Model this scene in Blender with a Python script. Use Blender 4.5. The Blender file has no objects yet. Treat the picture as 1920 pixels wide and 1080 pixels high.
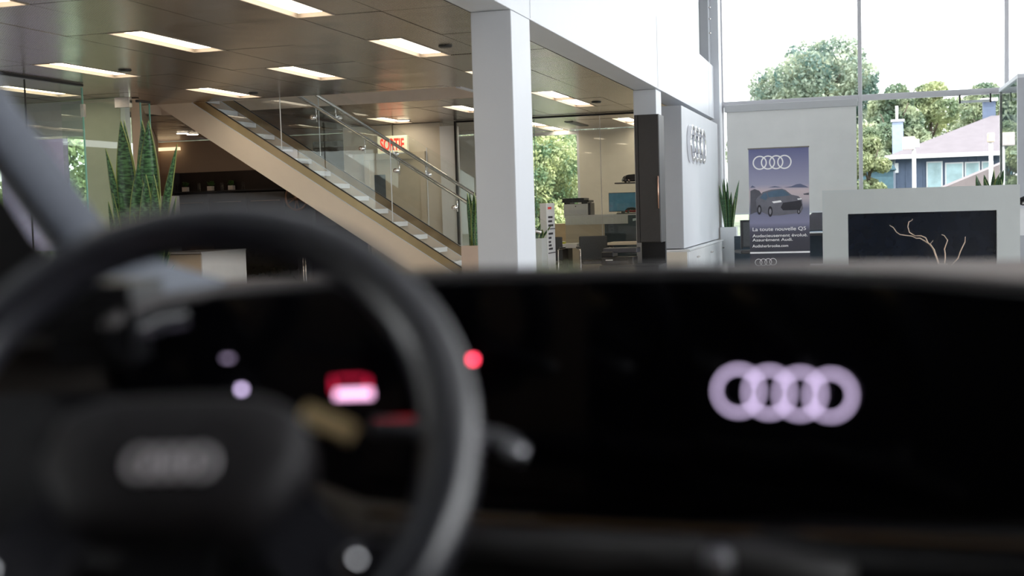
import bpy, math, random
import numpy as np
from mathutils import Vector, Matrix
random.seed(3)
rng = np.random.default_rng(5)
scene = bpy.context.scene
C = scene.collection

# ------------------------------------------------------------------ camera
FPX = 2270.0; ROLL = 0.030; PITCH = math.atan(148.3/FPX); PSI = math.radians(16.17); EYE = 1.30
FW = np.array([-math.sin(PSI)*math.cos(PITCH), math.cos(PSI)*math.cos(PITCH), -math.sin(PITCH)])
RH = np.array([math.cos(PSI), math.sin(PSI), 0.0]); FH = np.array([-math.sin(PSI), math.cos(PSI), 0.0])
UP = np.cross(RH, FW)
RC = RH*math.cos(ROLL)-UP*math.sin(ROLL); UC = UP*math.cos(ROLL)+RH*math.sin(ROLL)
CAM = np.array([0, 0, EYE])
cd = bpy.data.cameras.new('camera'); cam = bpy.data.objects.new('camera', cd); C.objects.link(cam)
M = Matrix([[RC[i], UC[i], -FW[i], CAM[i]] for i in range(3)]+[[0, 0, 0, 1]])
cam.matrix_world = M
cd.sensor_width = 36; cd.lens = FPX/1920*36; cd.clip_start = 0.05; cd.clip_end = 600
cd.dof.use_dof = True; cd.dof.focus_distance = 15.5; cd.dof.aperture_fstop = 2.45
scene.camera = cam

# ------------------------------------------------------------------ world, sun, exposure
scene.view_settings.view_transform = 'Standard'; scene.view_settings.look = 'None'
scene.view_settings.gamma = 1; scene.view_settings.exposure = 0.4
scene.view_settings.use_curve_mapping = False
w = bpy.data.worlds.new('World'); scene.world = w; w.use_nodes = True
bg = w.node_tree.nodes['Background']; bg.inputs[0].default_value = (0.95, 0.975, 1.0, 1); bg.inputs[1].default_value = 3.3
sd = bpy.data.lights.new('sun', 'SUN'); sd.energy = 4.5; sd.angle = 0.01; sd.color = (1, .95, .86)
so = bpy.data.objects.new('sun', sd); C.objects.link(so)
so.rotation_euler = Vector((-0.62, 0.42, -0.95)).to_track_quat('-Z', 'Y').to_euler()


def pix(px, py, X=None, Y=None, Z=None):
    """survey helper: where the sight line of a measured point meets a wall/ceiling plane"""
    d = FW+RC*(px-960)/FPX-UC*(py-540)/FPX
    t = X/d[0] if X is not None else (Y/d[1] if Y is not None else (Z-EYE)/d[2])
    return CAM+d*t


def loc(px, py, b):
    """same, in the car's own frame (right, forward, up) at forward distance b"""
    d = FW+RC*(px-960)/FPX-UC*(py-540)/FPX
    p = d*(b/(d@FH))
    return Vector((p@RH, b, EYE+p[2]))


# ------------------------------------------------------------------ materials
MATS = {}


def mat(name, col, rough=0.5, metal=0.0, spec=0.5, emit=None, es=0.0, noise=0.0, nscale=8.0, bump=0.0, coat=0.0):
    if name in MATS: return MATS[name]
    m = bpy.data.materials.new(name); m.use_nodes = True; nt = m.node_tree
    b = nt.nodes['Principled BSDF']
    b.inputs['Base Color'].default_value = (*col, 1); b.inputs['Roughness'].default_value = rough
    b.inputs['Metallic'].default_value = metal; b.inputs['Specular IOR Level'].default_value = spec
    b.inputs['Coat Weight'].default_value = coat
    if emit: b.inputs['Emission Color'].default_value = (*emit, 1); b.inputs['Emission Strength'].default_value = es
    if noise or bump:
        tc = nt.nodes.new('ShaderNodeTexCoord'); n = nt.nodes.new('ShaderNodeTexNoise'); n.inputs['Scale'].default_value = nscale
        n.inputs['Detail'].default_value = 4
        nt.links.new(tc.outputs['Object'], n.inputs['Vector'])
        if noise:
            r = nt.nodes.new('ShaderNodeValToRGB')
            r.color_ramp.elements[0].color = (*[c*(1-noise) for c in col], 1); r.color_ramp.elements[0].position = .35
            r.color_ramp.elements[1].color = (*[min(1, c*(1+noise)) for c in col], 1); r.color_ramp.elements[1].position = .65
            nt.links.new(n.outputs[0], r.inputs[0]); nt.links.new(r.outputs[0], b.inputs['Base Color'])
        if bump:
            bp = nt.nodes.new('ShaderNodeBump'); bp.inputs['Strength'].default_value = bump; bp.inputs['Distance'].default_value = .01
            nt.links.new(n.outputs[0], bp.inputs['Height']); nt.links.new(bp.outputs[0], b.inputs['Normal'])
    MATS[name] = m
    return m


def glass(name, tint=(.93, .98, .96), f0=.035, rough=0.0):
    """thin pane: transparent + mirror reflection by Schlick's law, the same from both sides"""
    if name in MATS: return MATS[name]
    m = bpy.data.materials.new(name); m.use_nodes = True; nt = m.node_tree; nt.nodes.clear(); N = nt.nodes.new; L = nt.links.new
    o = N('ShaderNodeOutputMaterial'); mx = N('ShaderNodeMixShader')
    t = N('ShaderNodeBsdfTransparent'); t.inputs[0].default_value = (*tint, 1)
    g = N('ShaderNodeBsdfGlossy'); g.inputs['Roughness'].default_value = rough
    ge = N('ShaderNodeNewGeometry'); d = N('ShaderNodeVectorMath'); d.operation = 'DOT_PRODUCT'
    L(ge.outputs['Normal'], d.inputs[0]); L(ge.outputs['Incoming'], d.inputs[1])
    def mth(op, a, b=None, inp=None):
        q = N('ShaderNodeMath'); q.operation = op
        if inp is not None: L(inp, q.inputs[a if isinstance(a, int) else 0])
        if b is not None: q.inputs[1 if a == 0 else 0].default_value = b
        return q
    ab = mth('ABSOLUTE', 0, None, d.outputs['Value']); om = mth('SUBTRACT', 1, 1.0, ab.outputs[0]); pw = mth('POWER', 0, 5.0, om.outputs[0])
    mu = mth('MULTIPLY', 0, 1-f0, pw.outputs[0]); ad = mth('ADD', 0, f0, mu.outputs[0])
    L(ad.outputs[0], mx.inputs[0]); L(t.outputs[0], mx.inputs[1]); L(g.outputs[0], mx.inputs[2]); L(mx.outputs[0], o.inputs[0])
    MATS[name] = m
    return m


WHITE = mat('white_steel', (.66, .685, .73), .45, noise=.015, nscale=2)
CREAM = mat('cream_paint', (.66, .61, .53), .6, noise=.03, nscale=1.5)
WARM = mat('warm_paint', (.50, .36, .26), .6, noise=.04, nscale=1.2)
SANDP = mat('sand_paint', (.60, .53, .42), .6, noise=.03, nscale=1.5)
GREYP = mat('grey_lacquer', (.42, .44, .48), .35, noise=.01)
WLAC = mat('white_lacquer', (.78, .80, .82), .25, noise=.01)
DARKC = mat('anthracite_laminate', (.045, .042, .042), .35, noise=.05, nscale=30)
BLACK = mat('black_plastic', (.012, .012, .014), .35, noise=.2, nscale=60)
BLACKG = mat('black_gloss', (.010, .010, .013), .06, noise=.05, coat=.5)
BRONZE = mat('bronze_channel', (.36, .26, .15), .28, .85, noise=.08, nscale=3)
STEEL = mat('brushed_steel', (.55, .53, .50), .25, 1.0, noise=.05, nscale=20)
CHROME = mat('chrome', (.85, .85, .87), .06, 1.0, noise=.01)
PEACH = mat('peach_paint', (.72, .58, .47), .5, noise=.02)
GREYF = mat('floor_grey', (.42, .42, .41), .25, noise=.08, nscale=1)
GL = glass('clear_glass', (.98, .992, .985))
GLG = glass('green_glass', (.92, .965, .93), .05)
GLO = glass('window_glass', (.985, .99, .99), .02)
EDGE = mat('glass_edge', (.25, .55, .48), .15, noise=.05)
LAMP = mat('lamp_diffuser', (.9, .85, .75), .5, emit=(1, .86, .66), es=6.0, noise=.01)
DOWN = mat('downlight_lens', (.9, .85, .75), .5, emit=(1, .86, .66), es=9.0, noise=.01)
RECESS = mat('light_recess', (.30, .255, .215), .5, noise=.01)
SOIL = mat('soil', (.05, .035, .02), .95, noise=.4, nscale=40, bump=.4)
DARKG = mat('blue_dark', (.05, .075, .10), .3, noise=.1)
RED = mat('red_print', (.75, .03, .02), .5, noise=.02)
RULE = mat('dark_print', (.03, .03, .04), .6, noise=.05)
WPRINT = mat('white_print', (.92, .92, .93), .6, noise=.01)
WOOD = mat('light_wood', (.55, .34, .18), .5, noise=.15, nscale=6)


def ceil_mat():
    m = mat('perforated_metal', (.30, .27, .245), .24, .93); nt = m.node_tree; b = nt.nodes['Principled BSDF']
    tc = nt.nodes.new('ShaderNodeTexCoord'); vo = nt.nodes.new('ShaderNodeTexVoronoi'); vo.voronoi_dimensions = '2D'; vo.inputs['Scale'].default_value = 42; vo.inputs['Randomness'].default_value = 0
    r = nt.nodes.new('ShaderNodeValToRGB'); r.color_ramp.elements[0].position = .30; r.color_ramp.elements[1].position = .36
    r.color_ramp.elements[0].color = (.06, .05, .042, 1); r.color_ramp.elements[1].color = (.68, .59, .51, 1)
    nt.links.new(tc.outputs['Object'], vo.inputs['Vector']); nt.links.new(vo.outputs['Distance'], r.inputs[0]); nt.links.new(r.outputs[0], b.inputs['Base Color'])
    n = nt.nodes.new('ShaderNodeTexNoise'); n.inputs['Scale'].default_value = 1.7; n.inputs['Detail'].default_value = 1
    bp = nt.nodes.new('ShaderNodeBump'); bp.inputs['Strength'].default_value = .25; bp.inputs['Distance'].default_value = .05
    oi = nt.nodes.new('ShaderNodeNewGeometry')
    nt.links.new(oi.outputs['Position'], n.inputs['Vector']); nt.links.new(n.outputs[0], bp.inputs['Height']); nt.links.new(bp.outputs[0], b.inputs['Normal'])
    return m


PERF = ceil_mat()


def leaf_mat(name, c1, c2, scale=1.2, trans=.35):
    m = bpy.data.materials.new(name); m.use_nodes = True; nt = m.node_tree; b = nt.nodes['Principled BSDF']; b.inputs['Roughness'].default_value = .45
    g = nt.nodes.new('ShaderNodeNewGeometry'); n = nt.nodes.new('ShaderNodeTexNoise'); n.inputs['Scale'].default_value = scale; n.inputs['Detail'].default_value = 6
    r = nt.nodes.new('ShaderNodeValToRGB'); r.color_ramp.elements[0].position = .38; r.color_ramp.elements[1].position = .64
    r.color_ramp.elements[0].color = (*c1, 1); r.color_ramp.elements[1].color = (*c2, 1)
    t = nt.nodes.new('ShaderNodeBsdfTranslucent'); mx = nt.nodes.new('ShaderNodeMixShader'); mx.inputs[0].default_value = trans
    o = nt.nodes['Material Output']
    nt.links.new(g.outputs['Position'], n.inputs['Vector']); nt.links.new(n.outputs[0], r.inputs[0])
    nt.links.new(r.outputs[0], b.inputs['Base Color']); nt.links.new(r.outputs[0], t.inputs[0])
    nt.links.new(b.outputs[0], mx.inputs[1]); nt.links.new(t.outputs[0], mx.inputs[2]); nt.links.new(mx.outputs[0], o.inputs[0])
    return m


def snake_mat():
    m = bpy.data.materials.new('snake_plant_leaf'); m.use_nodes = True; nt = m.node_tree; b = nt.nodes['Principled BSDF']; b.inputs['Roughness'].default_value = .32
    uv = nt.nodes.new('ShaderNodeUVMap'); sp = nt.nodes.new('ShaderNodeSeparateXYZ'); nt.links.new(uv.outputs[0], sp.inputs[0])
    mp = nt.nodes.new('ShaderNodeMapping'); mp.inputs['Scale'].default_value = (2.5, 62, 1); nt.links.new(uv.outputs[0], mp.inputs[0])
    n = nt.nodes.new('ShaderNodeTexNoise'); n.inputs['Scale'].default_value = 1; n.inputs['Detail'].default_value = 3; n.inputs['Distortion'].default_value = .4
    nt.links.new(mp.outputs[0], n.inputs['Vector'])
    r = nt.nodes.new('ShaderNodeValToRGB'); r.color_ramp.elements[0].position = .42; r.color_ramp.elements[1].position = .6
    r.color_ramp.elements[0].color = (.012, .045, .02, 1); r.color_ramp.elements[1].color = (.10, .24, .10, 1)
    nt.links.new(n.outputs[0], r.inputs[0])
    e = nt.nodes.new('ShaderNodeMath'); e.operation = 'SUBTRACT'; e.inputs[1].default_value = .5; nt.links.new(sp.outputs[0], e.inputs[0])
    a = nt.nodes.new('ShaderNodeMath'); a.operation = 'ABSOLUTE'; nt.links.new(e.outputs[0], a.inputs[0])
    g = nt.nodes.new('ShaderNodeMath'); g.operation = 'GREATER_THAN'; g.inputs[1].default_value = .44; nt.links.new(a.outputs[0], g.inputs[0])
    mx = nt.nodes.new('ShaderNodeMix'); mx.data_type = 'RGBA'; mx.inputs[7].default_value = (.30, .38, .10, 1)
    nt.links.new(g.outputs[0], mx.inputs[0]); nt.links.new(r.outputs[0], mx.inputs[6]); nt.links.new(mx.outputs[2], b.inputs['Base Color'])
    return m


SNAKE = snake_mat()


# ------------------------------------------------------------------ geometry helpers
def tag(o, label=None, cat=None, group=None, kind=None):
    if label: o['label'] = label
    if cat: o['category'] = cat
    if group: o['group'] = group
    if kind: o['kind'] = kind
    return o


def empty(name, at=(0, 0, 0), rz=0, label=None, cat=None, group=None):
    o = bpy.data.objects.new(name, None); C.objects.link(o); o.location = at; o.rotation_euler = (0, 0, rz); o.empty_display_size = .1
    return tag(o, label, cat, group)


class MB:
    def __init__(s): s.v = []; s.f = []; s.smooth = False

    def box(s, x0, x1, y0, y1, z0, z1):
        n = len(s.v)
        s.v += [(x, y, z) for z in (z0, z1) for (x, y) in ((x0, y0), (x1, y0), (x1, y1), (x0, y1))]
        s.f += [tuple(n+i for i in q) for q in ((0, 3, 2, 1), (4, 5, 6, 7), (0, 1, 5, 4), (1, 2, 6, 5), (2, 3, 7, 6), (3, 0, 4, 7))]
        return s

    def prism(s, poly, axis, t0, t1):
        """poly in the two other axes (cyclic order), extruded along axis t0..t1"""
        n = len(s.v); k = len(poly)
        def P(a, b, t): return {'x': (t, a, b), 'y': (a, t, b), 'z': (a, b, t)}[axis]
        s.v += [P(a, b, t0) for a, b in poly]+[P(a, b, t1) for a, b in poly]
        s.f += [tuple(n+i for i in range(k))[::-1], tuple(n+k+i for i in range(k))]
        s.f += [(n+i, n+(i+1) % k, n+k+(i+1) % k, n+k+i) for i in range(k)]
        return s

    def tube(s, pts, r, seg=10, closed=False, caps=True):
        pts = [Vector(p) for p in pts]; m = len(pts); n = len(s.v); up = None
        rr = r if isinstance(r, (list, tuple)) else [r]*m
        for i, p in enumerate(pts):
            a = pts[(i-1) % m] if (i > 0 or closed) else p; b = pts[(i+1) % m] if (i < m-1 or closed) else p
            d = (b-a).normalized()
            if up is None:
                up = Vector((0, 0, 1)) if abs(d.z) < .9 else Vector((1, 0, 0))
            u = d.cross(up).normalized(); vv = u.cross(d).normalized(); up = vv
            for j in range(seg):
                th = 2*math.pi*j/seg; s.v.append(tuple(p+(u*math.cos(th)+vv*math.sin(th))*rr[i]))
        for i in range(m if closed else m-1):
            for j in range(seg):
                a = n+i*seg; b = n+((i+1) % m)*seg
                s.f.append((a+j, a+(j+1) % seg, b+(j+1) % seg, b+j))
        if caps and not closed:
            s.f.append(tuple(n+j for j in range(seg))[::-1]); s.f.append(tuple(n+(m-1)*seg+j for j in range(seg)))
        s.smooth = True
        return s

    def lathe(s, prof, cx=0, cy=0, cz=0, seg=24):
        n = len(s.v); k = len(prof)
        for r, z in prof:
            for j in range(seg):
                th = 2*math.pi*j/seg; s.v.append((cx+r*math.cos(th), cy+r*math.sin(th), cz+z))
        for i in range(k-1):
            for j in range(seg):
                s.f.append((n+i*seg+j, n+i*seg+(j+1) % seg, n+(i+1)*seg+(j+1) % seg, n+(i+1)*seg+j))
        s.f.append(tuple(n+j for j in range(seg))[::-1]); s.f.append(tuple(n+(k-1)*seg+j for j in range(seg)))
        return s

    def loft(s, secs, caps=True):
        n = len(s.v); k = len(secs[0])
        for sec in secs: s.v += [tuple(p) for p in sec]
        for i in range(len(secs)-1):
            for j in range(k):
                s.f.append((n+i*k+j, n+i*k+(j+1) % k, n+(i+1)*k+(j+1) % k, n+(i+1)*k+j))
        if caps:
            s.f.append(tuple(n+j for j in range(k))[::-1]); s.f.append(tuple(n+(len(secs)-1)*k+j for j in range(k)))
        s.smooth = True
        return s

    def mesh(s, name, m, smooth=None):
        me = bpy.data.meshes.new(name); me.from_pydata(s.v, [], s.f); me.materials.append(m)
        if smooth if smooth is not None else s.smooth:
            me.polygons.foreach_set('use_smooth', [True]*len(me.polygons))
        me.update()
        return me

    def build(s, name, m, parent=None, bevel=0, smooth=None, label=None, cat=None, group=None, kind=None, matrix=None):
        me = s.mesh(name, m, smooth)
        import bmesh
        bm = bmesh.new(); bm.from_mesh(me); bmesh.ops.recalc_face_normals(bm, faces=bm.faces); bm.to_mesh(me); bm.free()
        o = bpy.data.objects.new(name, me); C.objects.link(o)
        if parent: o.parent = parent
        if matrix is not None: o.matrix_local = matrix
        if bevel:
            bv = o.modifiers.new('bevel', 'BEVEL'); bv.width = bevel; bv.segments = 2; bv.limit_method = 'ANGLE'
        return tag(o, label, cat, group, kind)


def B(*a): return MB().box(*a)


def inst(name, me, parent=None, matrix=None, **k):
    o = bpy.data.objects.new(name, me); C.objects.link(o)
    if parent: o.parent = parent
    if matrix is not None: o.matrix_local = matrix
    return tag(o, **k)


def copy_tree(o, parent=None):
    c = o.copy(); C.objects.link(c); c.parent = parent
    for ch in [x for x in bpy.data.objects if x.parent == o]: copy_tree(ch, c)
    return c


def text(name, s, size, m, matrix, parent=None, width=None, ext=.002, align='LEFT', bold=0.0, **k):
    cu = bpy.data.curves.new(name, 'FONT'); cu.body = s; cu.size = size; cu.extrude = ext; cu.align_x = align; cu.offset = bold
    o = bpy.data.objects.new(name, cu); C.objects.link(o)
    bpy.context.view_layer.update()
    me = bpy.data.meshes.new_from_object(o.evaluated_get(bpy.context.evaluated_depsgraph_get()))
    bpy.data.objects.remove(o)
    if width:
        xs = [v.co.x for v in me.vertices]; f = width/(max(xs)-min(xs))
        for v in me.vertices: v.co.x *= f
    me.materials.clear(); me.materials.append(m); me.name = name
    return inst(name, me, parent, matrix, **k)


def face_minus_y(x, y, z):   # text frame facing -Y (towards the camera)
    return Matrix(((1, 0, 0, x), (0, 0, -1, y), (0, 1, 0, z), (0, 0, 0, 1)))


def face_plus_x(x, y, z):    # text frame facing +X, reading along +Y
    return Matrix(((0, 0, 1, x), (1, 0, 0, y), (0, 1, 0, z), (0, 0, 0, 1)))


def torus_pts(cx, cy, cz, r, n=48, plane='xz'):
    out = []
    for i in range(n):
        t = 2*math.pi*i/n; a, b = r*math.cos(t), r*math.sin(t)
        out.append({'xz': (cx+a, cy, cz+b), 'yz': (cx, cy+a, cz+b), 'xy': (cx+a, cy+b, cz)}[plane])
    return out


ZC = 2.8
# ================================================================== structure
B(-30, 12.5, -8, 23.4, -.15, 0).build('floor', mat('pale_floor', (.52, .50, .47), .3, noise=.05, nscale=1), kind='structure')
B(-15, 12.5, -8.2, -8, 0, 6.8).build('wall_light_block', mat('wall_light_block_grey', (.20, .19, .18), .7, noise=.03), kind='structure')  # unseen wall, added to cut sky light from behind the camera
# atrium roof, far above the frame
B(-14.5, 12, -8, 23.4, 6.5, 6.8).build('ceiling', WHITE, kind='structure', label=None)
# mezzanine slab with the stair opening
OX0, OX1, OY0, OY1 = -9.7, -4.75, 14.12, 15.55
sl = MB(); zz = (3.05, 3.7)
for (a, b, c, d) in ((-14.5, -2.84, -3, OY0), (-14.5, -2.84, OY1, 23.3), (-14.5, OX0, OY0, OY1), (OX1, -2.84, OY0, OY1)):
    sl.box(a, b, c, d, *zz)
slab = sl.build('ceiling_lower', CREAM, kind='structure')
slab.name = 'ceiling.001'
fas = MB()
fas.box(OX0, OX1, OY1-.004, OY1+.03, ZC, 3.75); fas.box(OX1, OX1+.03, OY0, OY1, ZC, 3.75)
fas.box(OX0, OX1, OY0-.03, OY0, ZC, 3.75); fas.box(OX0-.03, OX0, OY0, OY1, ZC, 3.75)
fas.build('opening_fascia', PEACH, slab)
fl = MB(); fl.box(OX1+.03, OX1+.09, OY0-.03, OY1+.03, ZC-.012, ZC+.02); fl.build('opening_trim', WHITE, slab)

# metal ceiling panels, each a piece of the lower ceiling
PX, PY = .684, 1.34
lights = {'A': (-4.11, -3.80, [-4, -2, 0, 2, 4, 5, 8, 9]), 'B': (-5.79, -5.48, [-5, -3, -1, 1, 5, 8, 9]), 'C': (-7.53, -7.22, [-4, -2, 0, 2, 6]), 'D': (-9.21, -8.9, [-3, -1, 1]), 'E': (-10.95, -10.64, [-2, 0])}
GAP = .004
pm = {}
ncell = 0
for i in range(-14, 2):
    x0 = -4.11+PX*i; x1 = x0+PX
    if x1 > -2.83: x1 = -2.845
    if x1 <= x0+.05: continue
    for k in range(-5, 10):
        y0 = 9.88+PY*k; y1 = min(y0+PY, 23.18)
        if y1 < 3.0: continue
        rects = [(x0, x1, y0, y1)]
        hole = None
        for n, (lx0, lx1, ks) in lights.items():
            if k in ks and lx0 >= x0-.03 and lx1 <= x1+.03: hole = (lx0, lx1)
        if hole:
            rects = []
            if hole[0]-x0 > .03: rects.append((x0, hole[0]-.0, y0, y1))
            if x1-hole[1] > .03: rects.append((hole[1], x1, y0, y1))
        out = []
        for (a, b, c, d) in rects:
            if b > OX0 and a < OX1+.1 and d > OY0-.03 and c < OY1+.03:
                if a < OX1+.1 < b and b-(OX1+.1) > .05: out.append((OX1+.09, b, c, d))
                if c < OY0-.05: out.append((a, min(b, OX1+.09), c, OY0-.03))
                if d > OY1+.05: out.append((a, min(b, OX1+.09), OY1+.03, d))
            else: out.append((a, b, c, d))
        for (a, b, c, d) in out:
            key = (round(b-a, 3), round(d-c, 3))
            if key not in pm:
                W, D = b-a-2*GAP, d-c-2*GAP
                pm[key] = MB().box(0, W, 0, D, 0, .03).mesh('ceiling_panel', PERF)
            o = inst('ceiling_panel', pm[key], slab); o.location = (a+GAP, c+GAP, ZC+random.uniform(-.001, .001)); o.rotation_euler = (random.uniform(-.0015, .0015), random.uniform(-.002, .002), 0)
            ncell += 1
# seams backing (dark plenum)
pl = MB()
for (a, b, c, d) in ((-14.4, -2.85, 3, OY0-.03), (-14.4, -2.85, OY1+.03, 23.2), (OX1+.04, -2.85, OY0, OY1), (-14.4, OX0-.03, OY0, OY1)):
    pl.box(a, b, c, d, 3.0, 3.04)
pl.build('plenum_board', CREAM, slab)

# recessed lights
fr = MB(); LW, LD, DP = .31, PY-.02, .052
fr.box(-.006, 0.006, 0, LD, 0.0, DP); fr.box(LW-.006, LW+.006, 0, LD, 0, DP); fr.box(.006, LW-.006, 0, .012, 0, DP); fr.box(.006, LW-.006, LD-.012, LD, 0, DP)
fr.box(0, LW, 0, LD, DP, DP+.02)
frm = fr.mesh('recess_frame', RECESS); dif = MB().box(.03, LW-.03, .04, LD-.04, DP-.022, DP-.002).mesh('diffuser', LAMP)
ROWN = {'A': 'row nearest the white beam', 'B': 'middle row', 'C': 'third row from the white beam', 'D': 'fourth row from the white beam', 'E': 'fifth row from the white beam'}
ORD = ['nearest the camera', 'second', 'third', 'fourth', 'fifth', 'sixth', 'seventh', 'eighth']
for n, (lx0, lx1, ks) in lights.items():
    for j, k in enumerate(ks):
        t = empty('ceiling_light', (lx0, 9.88+PY*k+.01, ZC-.004), label='%s recessed warm white ceiling light of the %s' % (ORD[j], ROWN[n]), cat='ceiling light', group='recessed lights in the metal ceiling')
        inst('recess_frame', frm, t); inst('diffuser', dif, t)


def disc(name, px, py, m, r, label, cat, z=ZC, th=.012, group=None):
    p = pix(px, py, Z=z); t = empty(name, (p[0], p[1], z-th), label=label, cat=cat, group=group)
    ring = MB(); ring.lathe([(r*1.18, th), (r*1.18, 0.004), (r*1.05, 0), (r, 0.001)], seg=28); ring.build('housing_ring', m if m is not DOWN else WHITE, t, smooth=False)
    MB().lathe([(r*.98, -.001), (r*.98, -.004)], seg=28).build('lens', m, t)
    return t


disc('downlight', 342, 249, DOWN, .10, 'left one of two round downlights near the brown wall under the stairs', 'downlight')
disc('downlight', 361, 251, DOWN, .10, 'right one of two round downlights near the brown wall under the stairs', 'downlight')
disc('downlight', 756, 225, DOWN, .10, 'round downlight in the ceiling above the exit sign', 'downlight')
disc('ceiling_speaker', 835, 86, BLACK, .055, 'small dark round fitting in the ceiling left of the near white column', 'ceiling fitting')
disc('ceiling_speaker', 234, 131, BLACK, .055, 'small dark round ceiling fitting above the open glass door', 'ceiling fitting')
disc('ceiling_speaker', 475, 174, BLACK, .05, 'small dark round ceiling fitting just before the stair opening', 'ceiling fitting')
disc('ceiling_speaker', 1118, 191, BLACK, .06, 'small dark round ceiling fitting right of the double light', 'ceiling fitting')
vp = pix(1058, 228, Z=ZC)
t = empty('air_vent', (vp[0], vp[1], ZC-.012), label='dark linear air vent in the office ceiling', cat='vent')
B(0, .16, 0, 1.25, 0, .012).build('vent_frame', DARKC, t)
s = MB()
for q in range(5): s.box(.015+q*.028, .03+q*.028, .02, 1.23, -.006, 0)
s.build('slats', BLACK, t)

# beam and columns
B(-2.84, -2.52, -3, 22.4, ZC, 3.74).build('trim_1', WHITE, kind='structure', bevel=.004)
B(-2.84, -2.52, 8.88, 9.42, 0, ZC-.002).build('column', WHITE, kind='structure', bevel=.006)
B(-2.85, -2.55, 15.78, 16.2, 0, ZC-.002).build('column', WHITE, kind='structure', bevel=.006)
B(-2.58, -2.42, 22.05, 22.45, 0, 6.5).build('column', WHITE, kind='structure', bevel=.006)
j = MB()
for y in (2.2, 9.44, 15.76, 21.3): j.box(-2.521, -2.517, y, y+.006, ZC+.01, 3.73)
j.build('trim_2', WHITE, kind='structure')
# upper floor: white wall behind a frameless balustrade
B(-6.2, -6.0, -3, 22.4, 3.7, 6.5).build('wall_upper', WHITE, kind='structure')
B(-14.5, -6.2, 16, 16.2, 3.7, 6.5).build('wall_upper_rear', WHITE, kind='structure')
bal = empty('glass_balustrade', (-2.7, 12, 3.74), label='frameless glass balustrade along the top of the white beam', cat='balustrade')
for k in range(9):
    y = -9.6+k*2.15
    B(-.008, .008, y, y+2.13, -.02, 1.1).build('glass_pane', GL, bal)
B(-.03, .03, -9.7, 9.9, -.02, .05).build('base_rail', STEEL, bal)
B(-.02, .14, 9.72, 10.05, 0, 2.76).build('end_frame', GREYP, bal, label='grey aluminium end frame')
for k, z in enumerate((.55, .8, 1.0)): MB().lathe([(.02, 0), (.02, .02)], .155, 9.85, z, 12).build('clamp', STEEL, bal)

# window wall
WY = 22.5
win = MB()
win.box(-2.45, 9.5, WY-.02, WY+.13, 3.03, 3.13)
for x in (-2.43, 0.0, 2.42, 4.85, 7.3, 9.5): win.box(x-.035, x+.035, WY-.03, WY+.13, 0, 6.5)
win.box(-2.45, 9.5, WY-.02, WY+.13, .18, .26); win.box(-2.45, 9.5, WY-.02, WY+.13, 0, .18)
wf = win.build('window_1', mat('mullion', (.60, .60, .63), .4, .1, noise=.01), kind='structure', bevel=.006)
xs = [-2.43, 0, 2.42, 4.85, 7.3, 9.5]
for i in range(5):
    for (a, b) in ((.26, 3.03), (3.13, 6.5)):
        B(xs[i]+.036, xs[i+1]-.036, WY+.04, WY+.06, a+.001, b-.001).build('glass_pane', GLO, wf)
bl = empty('roller_blind', (-1.2, WY-.08, 2.0), label='pale grey roller blind lowered in the bay behind the banner', cat='blind')
B(-1.17, 1.16, -.05, .06, .93, 1.06).build('cassette', mat('blind_box', (.50, .51, .52), .5, noise=.01), bl, bevel=.01)
bf = MB(); bf.box(-1.14, 1.13, 0, .004, -.90, .95); bf.build('blind_fabric', mat('blind_fabric', (.74, .74, .72), .9, noise=.02, nscale=3), bl)
B(-1.14, 1.13, -.012, .016, -.93, -.90).build('hem_bar', WLAC, bl)
t = empty('window_closer', (1.9, WY-.08, 2.95), label='white bar on two black arms hanging under the window transom', cat='window fitting')
B(-.24, .24, -.02, .02, -.06, -.02).build('bar', WLAC, t)
B(-.26, -.235, -.03, .03, -.07, .08).build('arm', BLACK, t); B(.235, .26, -.03, .03, -.07, .08).build('arm', BLACK, t)

# entrance vestibule by the windows
t = empty('entrance_vestibule', (2.28, 19.8, 0), label='glass sided entrance vestibule with a white frame at the right edge', cat='vestibule')
B(0, .09, 0, .09, 0, 3.04).build('corner_post', GREYP, t)
B(.09, 2.4, 0, .06, 0, 3.04).build('front_panel', mat('pale_blue_panel', (.50, .56, .64), .4, noise=.01), t)
B(0, 2.4, 0, 2.6, 3.04, 3.10).build('roof_plate', WHITE, t)
B(.03, .045, .09, 2.6, .08, 3.04).build('side_glass', glass('reflective_glass', (.72, .84, .82), .22), t)
B(.0, .07, .09, 2.6, 0, .08).build('base_rail', GREYP, t)
for y in (2.55,): B(.01, .06, y, y+.04, .08, 3.04).build('glazing_post', STEEL, t)

# ---- interior walls
B(-8.6, -6.82, 19.45, 19.6, 0, ZC-.01).build('wall_back', CREAM, kind='structure')
B(-13.3, -8.6, 20.85, 21.0, 0, ZC-.01).build('wall_rear', WARM, kind='structure')
B(-8.6, -8.5, 19.61, 21.0, 0, ZC-.01).build('wall_side', CREAM, kind='structure')
mb = MB(); mb.prism([(-8.60, 13.1), (-8.52, 13.16), (-13.2, 21.0), (-13.3, 20.95)], 'z', 0, ZC-.01); mb.build('wall_diagonal', WARM, kind='structure')
B(-9.2, -8.67, 12.98, 13.12, 0, ZC-.01).build('wall_left', mat('olive_paint', (.52, .52, .42), .6, noise=.03), kind='structure')
B(-8.665, -8.60, 12.98, 13.08, 0, ZC-.01).build('trim_3', WLAC, kind='structure')
B(-15, -9.205, 13.0, 13.12, 2.36, ZC-.01).build('wall_left_header', GREYP, kind='structure')
B(-15, -9.205, 13.0, 13.12, 0, .9).build('wall_left_low', GREYP, kind='structure')
wl = MB()
for x in (-9.9, -11.2, -12.6, -14): wl.box(x-.03, x+.03, 13.0, 13.1, .9, 2.36)
w2 = wl.build('window_2', GREYP, kind='structure')
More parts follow.
